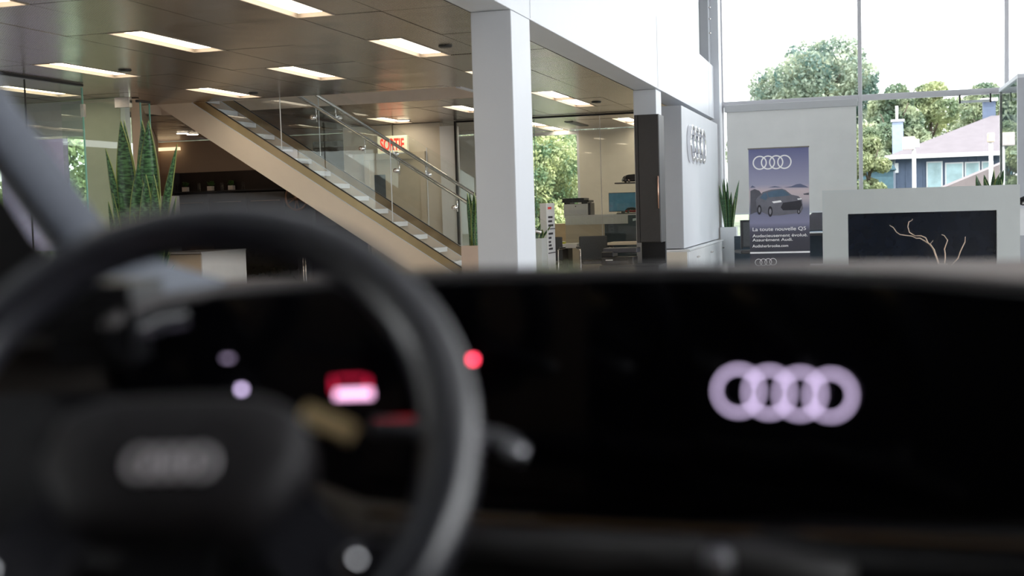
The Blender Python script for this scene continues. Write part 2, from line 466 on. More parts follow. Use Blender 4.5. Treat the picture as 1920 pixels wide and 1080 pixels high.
for (a, b) in ((-9.87, -9.21), (-11.17, -9.93), (-12.57, -11.23), (-13.97, -12.63)): B(a, b, 13.04, 13.06, .9, 2.36).build('glass_pane', GLG, w2)
B(-15, -14.9, -3, 13.1, 0, ZC).build('wall_far_left', GREYP, kind='structure')
# office behind glass: rear facade
B(-5.28, -2.5, 23.2, 23.35, 0, ZC-.01).build('wall_office', mat('ivory_paint', (.68, .66, .58), .6, noise=.02), kind='structure')
B(-10, -6.62, 23.2, 23.35, 0, ZC-.01).build('wall_office_left', mat('office_white', (.66, .70, .70), .6, noise=.02), kind='structure')
B(-8.5, -8.4, 19.61, 23.2, 0, ZC-.01).build('wall_office_side', CREAM, kind='structure')
B(-2.84, -2.6, 22.46, 23.2, 0, ZC-.01).build('wall_office_right', CREAM, kind='structure')
wn = MB(); wn.box(-6.62, -5.28, 23.22, 23.32, .0, .42); wn.box(-6.62, -5.28, 23.22, 23.32, 2.72, ZC-.01); wn.box(-6.6, -6.55, 23.22, 23.32, .42, 2.72); wn.box(-5.33, -5.28, 23.22, 23.32, .42, 2.72)
wn.box(-6.6, -5.3, 23.22, 23.32, .86, .90)
w3 = wn.build('window_3', WLAC, kind='structure')
B(-6.55, -5.33, 23.26, 23.28, .42, .859).build('glass_pane', GLO, w3); B(-6.55, -5.33, 23.26, 23.28, .901, 2.72).build('glass_pane', GLO, w3)
# horizontal reveal stripes outside the low office window
# ---- glass office front
g = empty('office_glass_front', (-4.7, 19.35, 0), label='frameless glass office front with a dark ceiling track beyond the stairs', cat='glass partition')
xs = [-6.5, -5.15, -4.05, -2.88]
for i in range(3): B(xs[i]+4.7+.004, xs[i+1]+4.7-.004, -.006, .006, 0.02, ZC-.03).build('glass_pane', GL, g)
B(-1.8, 1.82, -.025, .025, ZC-.035, ZC-.005).build('ceiling_track', BLACK, g)
B(-1.8, 1.82, -.02, .02, 0, .02).build('floor_track', STEEL, g)
B(-1.83, -1.79, -.03, .03, 0, ZC-.01).build('post', BLACK, g)
for x in (xs[1], xs[2]): B(x+4.7-.004, x+4.7+.004, -.007, .007, .02, ZC-.04).build('glass_edge', EDGE if x < -5 else WLAC, g)
dj = B(-6.80, -6.54, 19.36, 19.6, 0, ZC-.08).build('trim_4', WLAC, kind='structure')

# ---- left glass partition with an open glass door
g = empty('left_glass_partition', (-8.15, 9, 0), label='greenish frameless glass partition at the left with a dark ceiling track', cat='glass partition')
ys = [-5, -1.8, 1.56, 2.51]
for i in range(3): B(-.006, .006, ys[i]+.005, ys[i+1]-.005, .02, ZC-.03).build('glass_pane', GLG, g)
B(-.006, .006, 3.62, 3.8, .02, ZC-.09).build('glass_pane', GLG, g)
B(-.02, .02, -5, 2.51, ZC-.03, ZC-.005).build('ceiling_track', BLACK, g); B(-.02, .02, 3.55, 3.8, ZC-.12, ZC-.09).build('ceiling_track', BLACK, g)
B(-.008, .008, 2.50, 2.512, .02, ZC-.04).build('glass_edge', EDGE, g); B(-.008, .008, 3.61, 3.62, .02, ZC-.1).build('glass_edge', EDGE, g); B(-.008, .008, 3.80, 3.81, .02, ZC-.1).build('glass_edge', EDGE, g)
B(-.007, .007, 1.555, 1.565, .02, ZC-.04).build('joint', BLACK, g)
B(-.02, .02, 2.49, 2.53, 2.44, 2.58).build('hinge', STEEL, g)
t = empty('door_1', (-8.2, 12.5, 0)); t['kind'] = 'structure'
B(-.95, 0, -.006, .006, .03, ZC-.1).build('glass_leaf', GLG, t)
B(-.2, -.0, -.03, .03, ZC-.18, ZC-.06).build('top_clamp', STEEL, t, bevel=.004)
B(-.95, 0, -.02, .02, 0, .03).build('floor_rail', STEEL, t)

# ---- door with vision panel, exit sign
t = empty('door_2', (-7.6, 19.42, 0)); t['kind'] = 'structure'
m_ = MB(); m_.box(-.60, -.50, -.05, .03, 0, 2.2); m_.box(.42, .52, -.05, .03, 0, 2.2); m_.box(-.60, .52, -.05, .03, 2.2, 2.32); m_.build('door_frame', SANDP, t, bevel=.005)
B(-.5, .42, -.02, .02, 0, 2.2).build('door_leaf', mat('door_paint', (.58, .52, .40), .5, noise=.03), t)
B(-.42, -.22, -.03, -.021, 1.0, 1.95).build('vision_panel', DARKG, t)
t = empty('tall_cupboard', (-8.95, 19.6, 0), label='tall dark brown cupboard left of the beige door wall', cat='cupboard')
B(-.3, .3, 0, .5, 0, 2.58).build('body', mat('niche_brown', (.035, .022, .018), .4, noise=.1), t, bevel=.004); B(-.29, .29, -.02, -.001, .05, 2.55).build('door', MATS['niche_brown'], t)
p = pix(737, 271, Y=19.2)
t = empty('exit_sign', (p[0], 19.2, p[2]), label='lit exit sign with red letters above the door behind the stairs', cat='sign')
B(-.27, .27, -.04, .04, -.145, .145).build('sign_box', mat('sign_cream', (.75, .72, .55), .5, emit=(.9, .85, .55), es=.35, noise=.01), t, bevel=.01)
B(-.01, .01, -.01, .01, .145, ZC-p[2]).build('hanger', STEEL, t)
B(-.20, .20, -.04, .04, -.16, -.145).build('battery_cover', GREYP, t)
text('lettering', 'SORTIE', .27, mat('red_sign', (.8, .05, .03), .5, emit=(1, .04, .02), es=.6, noise=.01), face_minus_y(-.215, -.043, -.092), t, width=.43, bold=.008)

# ================================================================== staircase
A = .644
def zl(x): return 2.22-A*(x+7.26)          # nosing line
st = empty('staircase', (-5, 14.6, 0), label='open white staircase with beige stringers, glass sides and steel handrails', cat='staircase')
def band(x0, x1, o0, o1, y0, y1):
    return MB().prism([(x0+5, zl(x0)+o0), (x1+5, zl(x1)+o0), (x1+5, zl(x1)+o1), (x0+5, zl(x0)+o1)], 'y', y0-14.6, y1-14.6)
XB, XT = -3.9, -9.6
stm = mat('stringer_beige', (.74, .64, .54), .4, noise=.01)
for (y0, y1) in ((14.10, 14.16), (15.14, 15.20)):
    band(XT, XB, -.46, -.115, y0, y1).build('stringer', stm, st)
    band(XT, XB, -.115, 0, y0+.004, y1-.004).build('bronze_channel', BRONZE, st, label='bronze coloured glass channel')
    band(XT, XB, 0, .012, y0+.015, y1-.015).build('black_gasket', BLACK, st)
    band(XT, XB, -.122, -.112, y0-.004, y1+.004).build('edge_strip', WHITE, st)
# side glazing
for (yc, js) in ((14.13, [-9.4, -8.3, -7.1, -5.62, -4.3, -3.9]), (15.17, [-9.4, -8.4, -7.05, -5.52, -4.2, -3.9])):
    for a, b in zip(js[:-1], js[1:]):
        band(a+.004, b-.004, .0121, 1.05, yc-.006, yc+.006).build('glass_panel', GL, st)
        MB().prism([(b+5-.004, zl(b)+.013), (b+5+.004, zl(b)+.013), (b+5+.004, zl(b)+1.04), (b+5-.004, zl(b)+1.04)], 'y', yc-14.6-.006, yc-14.6+.006).build('glass_edge', WLAC, st)
rise, run = .175, .175/A
tm = MB().box(-run-.02, 0, -.43, .53, -.06, 0).mesh('tread', WLAC)
x, z, k = -6.89, 1.98, 0
while zl(x)+rise < 3.74: x -= run
while x < -3.95:
    o = inst('tread', tm, st); o.location = (x+5, 0, zl(x)-.105)
    x += run
for (y, gy, sgn) in ((14.24, 14.13, 1), (15.06, 15.17, -1)):
    hr = MB().tube([(XT+5+.3, y-14.6, zl(XT+.3)+.84), (-4.1+5, y-14.6, zl(-4.1)+.84), (-3.95+5, y-14.6, zl(-4.1)+.80)], .022, 14).build('handrail', STEEL, st)
    for x in (-8.35, -7.55, -6.75, -6.1 if sgn > 0 else -5.95, -5.65 if sgn > 0 else -5.5, -4.9):
        if sgn > 0: x += .1
        zc = zl(x)+.70
        b = MB().tube([(x+5, y-14.6, zc-.05), (x+5, y-14.6, zc+.12)], .008, 8)
        b.tube([(x+5, y-14.6, zc), (x+5, gy-14.6+sgn*.008, zc)], .009, 8)
        b.tube([(x+5, gy-14.6+sgn*.008, zc), (x+5, gy-14.6+sgn*.03, zc)], .03, 14)
        b.tube([(x+5, gy-14.6-sgn*.03, zc), (x+5, gy-14.6-sgn*.008, zc)], .03, 14)
        b.build('bracket', CHROME, hr)

# ================================================================== sign wall, cabinets at the beam
sb = empty('sign_wall', (-2.65, 17.4, 0), label='white freestanding sign block with chrome rings under the far end of the beam', cat='sign wall')
B(-.2, .2, .0, 4.5, .66, 2.70).build('block', WHITE, sb, bevel=.004)
B(-.2, .19, -.006, 0, .66, 2.70).build('end_panel', GREYP, sb)
for k in range(4):
    yc = 18.15+k*.41-17.4; pts = []
    ring = MB(); n = 48
    for r0, r1 in ((.275, .215),):
        vv = []
        for xx in (.2, .27):
            for r in (r0, r1):
                vv += [(xx, yc+r*math.cos(2*math.pi*i/n), 2.19+r*math.sin(2*math.pi*i/n)) for i in range(n)]
        ring.v = vv
        for i in range(n):
            j = (i+1) % n
            ring.f += [(2*n+i, 2*n+j, 3*n+j, 3*n+i), (i, j, 2*n+j, 2*n+i), (n+i, n+j, 3*n+j, 3*n+i), (i, j, n+j, n+i)]
    ring.build('emblem_ring', CHROME, sb, bevel=.012)
lc = empty('low_cabinet', (-2.62, 17.35, 0), label='long low white cabinet with small metal knobs under the sign block', cat='cabinet')
B(-.22, .22, 0, 4.4, .05, .62).build('body', WLAC, lc)
B(-.23, .26, -.01, 4.41, .62, .645).build('worktop', WLAC, lc, bevel=.004)
B(-.2, .2, .04, 4.36, 0, .05).build('plinth', DARKC, lc)
B(-.215, .215, -.012, -.001, .06, .61).build('end_panel', CREAM, lc)
for k in range(5):
    d = B(.221, .24, .03+k*.87, .89+k*.87, .06, .61).build('door', WLAC, lc, bevel=.002)
    hy = .85+k*.87 if k % 2 == 0 else .07+k*.87
    MB().tube([(.242, hy, .50), (.265, hy, .50)], .014, 12).tube([(.265, hy-.03, .50), (.265, hy+.03, .50)], .012, 10).build('knob', STEEL, d)
dc = empty('dark_tall_cabinet', (-2.6, 15.3, 0), label='tall anthracite cabinet with a slim copper handle beside the second column', cat='cabinet')
B(-.155, .155, 0, .42, .82, 2.44).build('body', DARKC, dc, bevel=.003)
B(-.105, .150, -.02, -.001, .83, 2.43).build('door', DARKC, dc, bevel=.002)
B(-.153, -.112, -.02, -.001, .83, 2.43).build('side_stile', DARKC, dc)
MB().tube([(.135, -.04, 1.25), (.135, -.04, 1.66)], .008, 8).tube([(.135, -.04, 1.3), (.135, -.018, 1.3)], .006, 6).tube([(.135, -.04, 1.6), (.135, -.018, 1.6)], .006, 6).build('handle', mat('copper', (.75, .45, .33), .3, 1.0, noise=.02), dc)
B(-.60, .155, -.25, .42, .0, .54).build('credenza_base', BLACK, dc, bevel=.004)
B(-.155, .155, .33, .42, .54, .82).build('niche_back', BLACK, dc)
pr = empty('black_printer', (-2.95, 15.35, .545), label='black desktop printer with paper tray under the tall dark cabinet', cat='printer')
B(-.25, .16, -.18, .16, 0, .10).build('base', BLACK, pr, bevel=.01)
B(-.25, -.10, -.16, .16, .10, .17).build('left_side', BLACK, pr, bevel=.008)
B(-.24, .20, -.1, .16, .15, .215).build('scanner_lid', mat('charcoal_plastic', (.06, .06, .07), .4, noise=.1, nscale=40), pr, bevel=.01)
B(-.17, .1, -.22, -.181, .03, .05).build('paper_tray', mat('charcoal_plastic', (.06, .06, .07), .4), pr)
B(-.19, -.1, -.2, -.175, .06, .072).build('paper', WPRINT, pr)

# ================================================================== model cars / parked car
def car(name, L, body_m, at, rz, label, parent=None, cat='model car', glassm=None):
    t = empty(name, at, rz, label, cat)
    Wd, Ht = L*.42, L*.33
    secs = []
    prof = [(-.5, .34, .10, .30), (-.485, .40, .09, .40), (-.40, .46, .08, .50), (-.2, .48, .075, .54), (.0, .48, .075, .55), (.2, .48, .075, .55), (.36, .47, .08, .56), (.46, .45, .09, .54), (.5, .38, .12, .44)]
    for (x, wf, zb, zt) in prof:
        hw = Wd*wf; b, tt = zb*Ht/.9, zt*Ht
        secs.append([(x*L, -hw*.9, b), (x*L, -hw, b+.15*Ht), (x*L, -hw*.98, tt-.12*Ht), (x*L, -hw*.85, tt), (x*L, hw*.85, tt), (x*L, hw*.98, tt-.12*Ht), (x*L, hw, b+.15*Ht), (x*L, hw*.9, b)])
    MB().loft(secs).build('body', body_m, t)
    secs = []
    for (x, zt, f) in ((-.27, .53, .8), (-.12, .90, .70), (.05, .99, .68), (.25, .96, .68), (.40, .80, .70), (.46, .56, .76)):
        hw = Wd*.5
        secs.append([(x*L, -hw*.88, .50*Ht), (x*L, -hw*f, zt*Ht), (x*L, hw*f, zt*Ht), (x*L, hw*.88, .50*Ht)])
    MB().loft(secs).build('cabin', glassm or BLACKG, t, smooth=False)
    rf = MB().loft([[(x*L, -Wd*.33, z*Ht), (x*L, -Wd*.33, (z+.02)*Ht), (x*L, Wd*.33, (z+.02)*Ht), (x*L, Wd*.33, z*Ht)] for (x, z) in ((-.1, .93), (.05, 1.0), (.25, .97), (.36, .86))]).build('roof', body_m, t)
    for x in (-.31, .31):
        for s_ in (-1, 1):
            r = L*.075
            wh = MB().tube([(x*L, s_*Wd*.40, r), (x*L, s_*Wd*.50, r)], r, 20).build('wheel', BLACK, t)
            MB().tube([(x*L, s_*Wd*.495, r), (x*L, s_*Wd*.508, r)], r*.62, 10).build('hub', STEEL, wh)
    for s_ in (-1, 1):
        B(-.492*L, -.47*L, s_*Wd*.3-.05*L, s_*Wd*.3+.05*L, .38*Ht, .44*Ht).build('headlight', CHROME, t)
    B(-.503*L, -.48*L, -.09*L, .09*L, .18*Ht, .40*Ht).build('grille', BLACK, t)
    return t


t = empty('wall_shelf', (-3.5, 18.55, 1.655), label='slim dark wall shelf carrying the black model car', cat='shelf')
B(-.15, .5, -.12, .12, -.02, 0).build('board', DARKC, t)
B(.45, .5, -.10, .12, -.08, -.02).build('bracket', STEEL, t)
car('model_car', .36, mat('black_car_paint', (.015, .015, .02), .12, .3, noise=.02, coat=1), (-3.37, 18.55, 1.656), math.radians(215), 'black model car on the slim wall shelf')
dx_ = pix(1178, 400, Y=20.05)[0]
t = empty('display_case', (dx_, 20.05, 1.175), label='clear acrylic display case with a red model car in it', cat='display case')
B(-.17, .3, -.14, .14, -.012, 0).build('base', BLACK, t); B(-.165, .295, -.135, .135, 0, .16).build('cover', GL, t)
car('model_car', .27, mat('red_car_paint', (.35, .01, .02), .15, .2, noise=.02, coat=1), (dx_+.08, 20.05, 1.177), math.radians(200), 'red model car inside the clear display case')

# ================================================================== office behind glass
ct = empty('office_counter', (-4.1, 19.9, 0), label='high office counter with a ribbed grey front band and dark glass below', cat='counter')
B(-.72, .85, .0, .5, 1.12, 1.16).build('top', WLAC, ct)
B(-.70, .83, .005, .03, 1.0, 1.12).build('ribbed_band', mat('pale_band', (.80, .84, .83), .5, noise=.02), ct)
s = MB()
for q in range(60): s.box(-.70+q*.0255, -.690+q*.0255, -.005, .005, 1.0, 1.12)
s.build('ribs', WLAC, ct, kind='stuff')
B(-.70, -.03, .01, .04, 0.0, 1.0).build('sand_panel', SANDP, ct, label='sand coloured front panel')
B(-.03, .83, .01, .04, 0.0, 1.0).build('dark_glass_panel', DARKG, ct, label='dark blue glossy front panel')
p = empty('office_printer', (-4.63, 20.15, 1.16), label='white multifunction printer with a black scanner top on the counter', cat='printer')
B(-.21, .21, -.18, .18, 0, .19).build('body', WLAC, p, bevel=.008); B(-.19, .19, -.185, -.181, .02, .09).build('paper_drawer', WHITE, p)
B(.21, .25, -.16, .16, 0, .2).build('side_cover', BLACK, p); B(-.23, .23, -.2, .2, .215, .25).build('scanner', BLACK, p, bevel=.005); B(-.23, .15, -.2, .2, .25, .29).build('document_feeder', BLACK, p, bevel=.01)
B(-.2, -.1, -.17, .17, .19, .215).build('riser', BLACK, p); B(.1, .2, -.17, .17, .19, .215).build('riser', BLACK, p)
MB().tube([(.0, -.186, .15), (.0, -.19, .15)], .01, 10).build('badge', BLACK, p)
mo = empty('monitor', (-3.88, 20.27, 1.16), label='computer monitor with a teal picture on the office counter', cat='monitor')
mt = Matrix.Rotation(.12, 4, 'Y')
B(-.24, .24, -.01, .015, .04, .36).build('screen_body', BLACK, mo, bevel=.004)
B(-.23, .23, -.014, -.011, .05, .35).build('screen', mat('teal_screen', (.02, .06, .08), .2, emit=(.06, .16, .21), es=.3, noise=.3, nscale=9), mo)
B(-.03, .03, .0, .03, 0, .05).build('stand', BLACK, mo); B(-.1, .1, -.07, .07, 0, .012).build('foot', BLACK, mo)
kg = empty('wall_poster', (-3.32, 19.75, .98), label='glossy dark poster with a white shape on the counter front', cat='poster')
B(-.38, .02, -.006, 0, -.62, .16).build('sheet', DARKG, kg); MB().prism([(-.30, .10), (-.12, .13), (.0, .10), (.0, .06), (-.14, .09), (-.3, .06)], 'y', -.01, -.007).build('swoosh', mat('ice_print', (.6, .75, .78), .4, noise=.05), kg)
MB().prism([(-.15, .02), (-.06, .05), (0, .02), (-.08, -.03)], 'y', -.01, -.007).build('shape', WPRINT, kg)
ds = empty('meeting_table', (-4.6, 18.95, 0), label='white meeting table with a dark leg panel inside the glass office', cat='table')
B(-.55, .27, -.25, .2, .65, .72).build('tabletop', WLAC, ds, bevel=.005); B(-.1, .1, -.18, .15, 0, .65).build('leg_panel', DARKC, ds)
fo = empty('folder', (-4.72, 18.85, .72), .1, 'yellow green folder lying on the white meeting table', 'folder')
B(-.16, .16, -.1, .1, 0, .03).build('cover', mat('lime', (.55, .55, .05), .5, noise=.05), fo); B(-.15, .15, -.095, .095, .03, .036).build('papers', WPRINT, fo)
bw = MB().lathe([(.03, 0), (.075, .02), (.085, .05), (.075, .055), (.03, .02)], seg=20); o = bw.build('bowl', BLACK, label='small black bowl on the folder on the meeting table', cat='bowl'); o.location = (-4.78, 18.9, .757)


def cantilever_chair(at, rz, label):
    t = empty('office_chair', at, rz, label, 'chair', 'chairs at the office table')
    B(-.22, .22, -.2, .22, .42, .47).build('seat', DARKC, t, bevel=.015)
    B(-.22, .22, -.24, -.20, .47, .84).build('backrest', mat('grey_mesh', (.06, .065, .07), .7, noise=.1, nscale=60), t, bevel=.012)
    for s_ in (-1, 1):
        MB().tube([(s_*.26, -.22, .02), (s_*.26, .22, .02), (s_*.26, .24, .3), (s_*.26, .22, .64), (s_*.26, .18, .66), (s_*.26, -.2, .66)], .012, 8).build('frame', CHROME, t)
        B(s_*.26-.02, s_*.26+.02, -.18, .16, .665, .685).build('armrest', BLACK, t)
    return t


cantilever_chair((-4.72, 18.2, 0), math.pi, 'chrome framed dark chair left at the office table, beside the directory')
cantilever_chair((-3.95, 18.3, 0), math.radians(200), 'chrome framed dark chair right at the office table, near the printer')
B(-3.75, -2.95, 18.25, 18.75, .70, .74).build('side_desk', SANDP, bevel=.004, label='beige desk top between the black printer and the glass office', cat='desk')
bx = empty('wood_cabinet', (-4.95, 20.3, 0), label='light wood cabinet under the office window', cat='cabinet')
B(-.2, .2, -.2, .2, 0, 1.02).build('body', mat('maple', (.72, .55, .34), .5, noise=.06, nscale=4), bx, bevel=.004); B(-.19, .19, -.212, -.201, .02, 1.0).build('door', mat('maple', (.72, .55, .34), .5), bx)

# directory totem: text face looks towards +X
XT_ = -4.35
ya, yb = pix(1026, 440, X=XT_)[1], pix(1041, 440, X=XT_)[1]
zt = pix(1026, 381, X=XT_)[2]
tt = empty('directory_totem', (XT_, ya, 0), label='slim white directory totem with dark listing lines near the glass office', cat='sign')
B(-.10, 0, 0, yb-ya, 0, zt).build('panel', WLAC, tt, bevel=.004)
B(-.12, .02, -.02, yb-ya+.02, 0, .02).build('base', STEEL, tt)
wd = yb-ya
hd = MB()
for q in range(4): hd.box(0, .003, .08+q*wd*.11, .08+q*wd*.11+wd*.08, zt-.09+(.004 if q % 2 else 0), zt-.055)
hd.build('heading_print', RED, tt)
for k, (zz_, n_) in enumerate(((.30, 3), (.86, 5))):
    B(.0, .004, .02, wd-.01, zt-(.38 if k == 0 else .73), zt-(.37 if k == 0 else .72)+.004).build('rule', RULE, tt)
for i, (dz, wq) in enumerate(((.20, .55), (.26, .45), (.32, .6), (.44, .5), (.50, .3), (.56, .25), (.61, .35), (.66, .45))):
    s = MB()
    x = .08
    while x < .08+wd*wq:
        s.box(0, .003, x, x+wd*.05, zt-dz-.018, zt-dz+.012); x += wd*.07
    s.build('listing_line', RULE, tt)

# ================================================================== plants
def leaf_mesh(h, wd, lean, curl, fold=.25):
    """blade rising from origin; lean = (dx, dy) of the tip, built with a shallow V fold"""
    n = 14; v, f, uv = [], [], []
    for i in range(n+1):
        t = i/n
        ww = wd*(0.62+.38*math.sin(min(1, t*1.6)*math.pi/2))*(1-max(0, (t-.58)/.42)**1.7)*.5+.0005
        cx = lean[0]*t**1.4; cy = lean[1]*t**1.4; cz = h*t
        tw = curl*t
        for j, u in enumerate((-1, -.5, 0, .5, 1)):
            a = ww*u; d = fold*ww*abs(u)
            v.append((cx+a*math.cos(tw)-d*math.sin(tw), cy+a*math.sin(tw)+d*math.cos(tw)-.004, cz)); uv.append((.5+u/2, t*h))
    m = 5; off = len(v)
    v += [(x, y+.008, z) for (x, y, z) in v]; uv += uv
    for i in range(n):
        for j in range(4):
            a = i*m+j; f.append((a, a+1, a+1+m, a+m)); f.append((off+a, off+a+m, off+a+1+m, off+a+1))
        for j in (0, 4):
            a = i*m+j; f.append((a, a+m, off+a+m, off+a))
    me = bpy.data.meshes.new('leaf'); me.from_pydata(v, [], f); me.materials.append(SNAKE)
    ul = me.uv_layers.new(name='UVMap')
    for l in me.loops: ul.data[l.index].uv = uv[l.vertex_index]
    me.polygons.foreach_set('use_smooth', [True]*len(me.polygons)); me.update()
    return me


def planter(t, w_, d_, h, m):
    b = MB(); k = .02
    b.box(-w_/2, w_/2, -d_/2, -d_/2+k, 0, h); b.box(-w_/2, w_/2, d_/2-k, d_/2, 0, h); b.box(-w_/2, -w_/2+k, -d_/2+k, d_/2-k, 0, h); b.box(w_/2-k, w_/2, -d_/2+k, d_/2-k, 0, h); b.box(-w_/2+k, w_/2-k, -d_/2+k, d_/2-k, 0, .03)
    b.build('pot', m, t); B(-w_/2+k, w_/2-k, -d_/2+k, d_/2-k, h-.08, h-.04).build('soil', SOIL, t)


# big plant at the left: leaves surveyed from the photo
PYL = 8.6
t = empty('snake_plant', (pix(268, 470, Y=PYL)[0], PYL, 0), label='large banded snake plant left of the stairs, seen over the steering wheel', cat='plant')
planter(t, .5, .5, .80, WLAC)
for i, (tx, ty, bx_, by_, wpx, dy, cu) in enumerate([(222, 226, 247, 500, 40, .0, .2), (239, 226, 262, 500, 20, .14, .5), (270, 226, 268, 500, 40, .05, -.15), (284, 226, 281, 500, 38, .0, .6),
        (291, 275, 290, 500, 24, .1, .2), (272, 327, 271, 500, 27, -.1, .1), (285, 327, 288, 500, 24, -.12, -.1), (200, 278, 236, 500, 18, .02, .1), (333, 270, 297, 500, 15, -.02, .3),
        (207, 362, 226, 500, 12, -.08, .1), (199, 378, 220, 500, 12, .06, .2), (330, 368, 308, 500, 10, .05, .1), (258, 300, 256, 500, 30, -.06, .3),
        (321, 474, 300, 530, 9, -.1, .2), (334, 495, 305, 535, 9, -.1, .1), (247, 400, 245, 510, 26, -.14, .0), (300, 420, 292, 520, 22, -.15, .2)]):
    P0 = pix(bx_, by_, Y=PYL+dy); P1 = pix(tx, ty, Y=PYL+dy); base = .73
    f = (P0[2]-base)/(P1[2]-P0[2])
    P0 = P0-(P1-P0)*f*.6; 
    me = leaf_mesh(P1[2]-base, 1.22*wpx*PYL/FPX, (P1[0]-P0[0], random.uniform(-.05, .05)), cu, random.uniform(.15, .5))
    o = inst('leaf', me, t); o.location = (P0[0]-t.location[0], dy, base)


def small_snake(at, w_, h, potm, label, n, lh, spread=.12, seed=1, ox=0):
    r = random.Random(seed)
    t = empty('snake_plant', at, 0, label, 'plant'); planter(t, w_, w_, h, potm)
    for i in range(n):
        a = r.uniform(0, 6.28); q = r.uniform(.0, w_*.32); hh = lh*r.uniform(.55, 1)
        o = inst('leaf', leaf_mesh(hh, r.uniform(.05, .075), (math.cos(a)*spread*r.random(), math.sin(a)*spread*r.random()), r.uniform(-1, 1), .4), t)
        o.location = (q*math.cos(a)+ox, q*math.sin(a), h-.06); o.rotation_euler = (0, 0, r.uniform(-1, 1))
    return t


small_snake((pix(903, 458, Y=13.2)[0]+.06, 13.2, 0), .46, .90, mat('pot_taupe', (.55, .43, .36), .5, noise=.03), 'dark snake plant in a taupe box planter between the stair foot and near column', 11, .80, .12, 4, ox=-.14)
small_snake((-2.28, 21.93, 0), .28, .86, WLAC, 'snake plant in a tall white planter at the end of the low cabinet', 12, 1.0, .16, 7)
small_snake((pix(1004, 445, Y=15.6)[0]-.02, 15.6, 0), .28, .90, WLAC, 'snake plant in a white planter beside the directory totem', 5, .30, .16, 12)
small_snake((pix(1857, 347, Y=13.6)[0], 13.6, 0), .3, 1.25, WLAC, 'small snake plant peeking over the white fireplace unit at the right', 9, .40, .12, 15)

# ================================================================== reception / kitchen area on the left
ds = empty('reception_desk', (-8.85, 15.0, 0), label='white reception desk seen through the steering wheel', cat='desk')
B(-.72, 0, 0, 1.25, 0, .80).build('body', SANDP, ds); B(.001, .02, 0, 1.25, .0, .81).build('daylit_panel', WLAC, ds, label='white end panel with the daylight put into its colour'); B(-.74, .02, -.02, 1.27, .81, .83).build('top', WLAC, ds)  # daylit side is painted white, the rest of the desk sand
nk = empty('kitchen_wall_unit', (-11.2, 20.84, 0), label='dark kitchen wall niche with grey cabinets below on the brown wall', cat='cabinet')
X0 = pix(325, 330, Y=20.6)[0]+11.2
B(X0, 2.55, -.06, -.01, 1.75, 2.18).build('niche_back', mat('niche_brown', (.035, .022, .018), .4, noise=.1), nk)
B(X0, 2.55, -.30, -.06, 1.79, 1.815).build('shelf_board', DARKC, nk); B(X0, X0+.03, -.30, -.06, 1.75, 2.18).build('side_cheek', DARKC, nk)
cbm = mat('grey_front', (.12, .115, .11), .3, noise=.03)
for k in range(4):
    d = B(X0+k*.8, X0+.79+k*.8, -.36, -.06, 1.1, 1.75).build('upper_door', cbm, nk, bevel=.004)
    B(X0+.1+k*.8, X0+.7+k*.8, -.385, -.361, 1.585, 1.60).build('handle', STEEL, d)
B(X0+.9, X0+3.9, -.40, -.01, 0, 1.06).build('base_unit', mat('slate_front', (.10, .11, .115), .3, noise=.03), nk)
B(X0+.95, X0+1.7, -.43, -.401, .84, .855).build('long_handle', STEEL, nk)
fr_ = empty('fridge', (pix(314, 400, Y=19.4)[0], 19.4, 0), label='white fridge edge left of the dark kitchen niche', cat='fridge')
B(-.08, .08, -.1, .3, 0, 1.72).build('body', WLAC, fr_, bevel=.006); B(-.07, .07, -.13, -.101, .05, 1.7).build('door', WHITE, fr_); B(.03, .045, -.16, -.131, .8, 1.6).build('handle', STEEL, fr_)
for k, px in enumerate((350, 397, 436)):
    p = pix(px, 352 if k == 0 else (350 if k == 1 else 346), Y=20.7)
    t = empty('potted_herb', (p[0], 20.66, 1.816), label='%s small green plant in a white cube pot on the dark kitchen shelf' % ('left', 'middle', 'right')[k], cat='plant', group='small plants on the kitchen shelf')
    B(-.05, .05, -.05, .05, 0, .085).build('pot', mat('pot_white', (.8, .68, .58), .5, noise=.02), t, bevel=.004)
    s = MB()
    for q in range(46):
        a = random.uniform(0, 6.28); h = random.uniform(.03, .10); r = random.uniform(.01, .075); w_ = .012
        s.v += [(0, 0, .08), (r*math.cos(a)-w_, r*math.sin(a), .08+h), (r*math.cos(a), r*math.sin(a)+w_, .09+h), (r*math.cos(a)+w_, r*math.sin(a), .08+h)]; n = len(s.v)-4; s.f.append((n, n+1, n+2, n+3))
    s.build('foliage', mat('herb', (.05, .13, .02), .6, noise=.3), t)
for k, px in enumerate((332, 372, 415, 455)):
    p = pix(px, 350, Y=20.6); t = empty('glass_jar', (p[0], 20.62, 1.816), label='%s clear glass tumbler stack on the dark kitchen shelf' % ('leftmost', 'second', 'third', 'rightmost')[k], cat='glass', group='tumblers on the kitchen shelf')
    for q in range(3): MB().lathe([(.028, 0), (.034, .06), (.031, .06), (.026, .004)], 0, 0, q*.045, 14).build('tumbler', GL, t, smooth=True)
sh = empty('wooden_shelf', (pix(333, 465, Y=20)[0], 20.1, 0), label='light wooden shelf unit left of the grey kitchen cabinets', cat='shelf')
B(-.3, .3, -.15, .15, .84, .86).build('board', WOOD, sh); B(-.3, .3, -.15, .15, .56, .58).build('board', WOOD, sh); B(-.3, .3, .13, .15, .0, .86).build('back_panel', WOOD, sh); B(-.3, -.28, -.15, .13, 0, .86).build('side', WOOD, sh); B(.28, .3, -.15, .13, 0, .86).build('side', WOOD, sh)
for k, dx in enumerate((-.2, -.05)):
    MB().lathe([(.05, 0), (.06, .05), (.05, .1), (.02, .14)], dx, -.05, 0, 14).build('mug', BLACK, label='%s dark mug on the lower board of the wooden shelf' % ('left', 'right')[k], cat='mug').location = (sh.location[0], 20.1, .581)
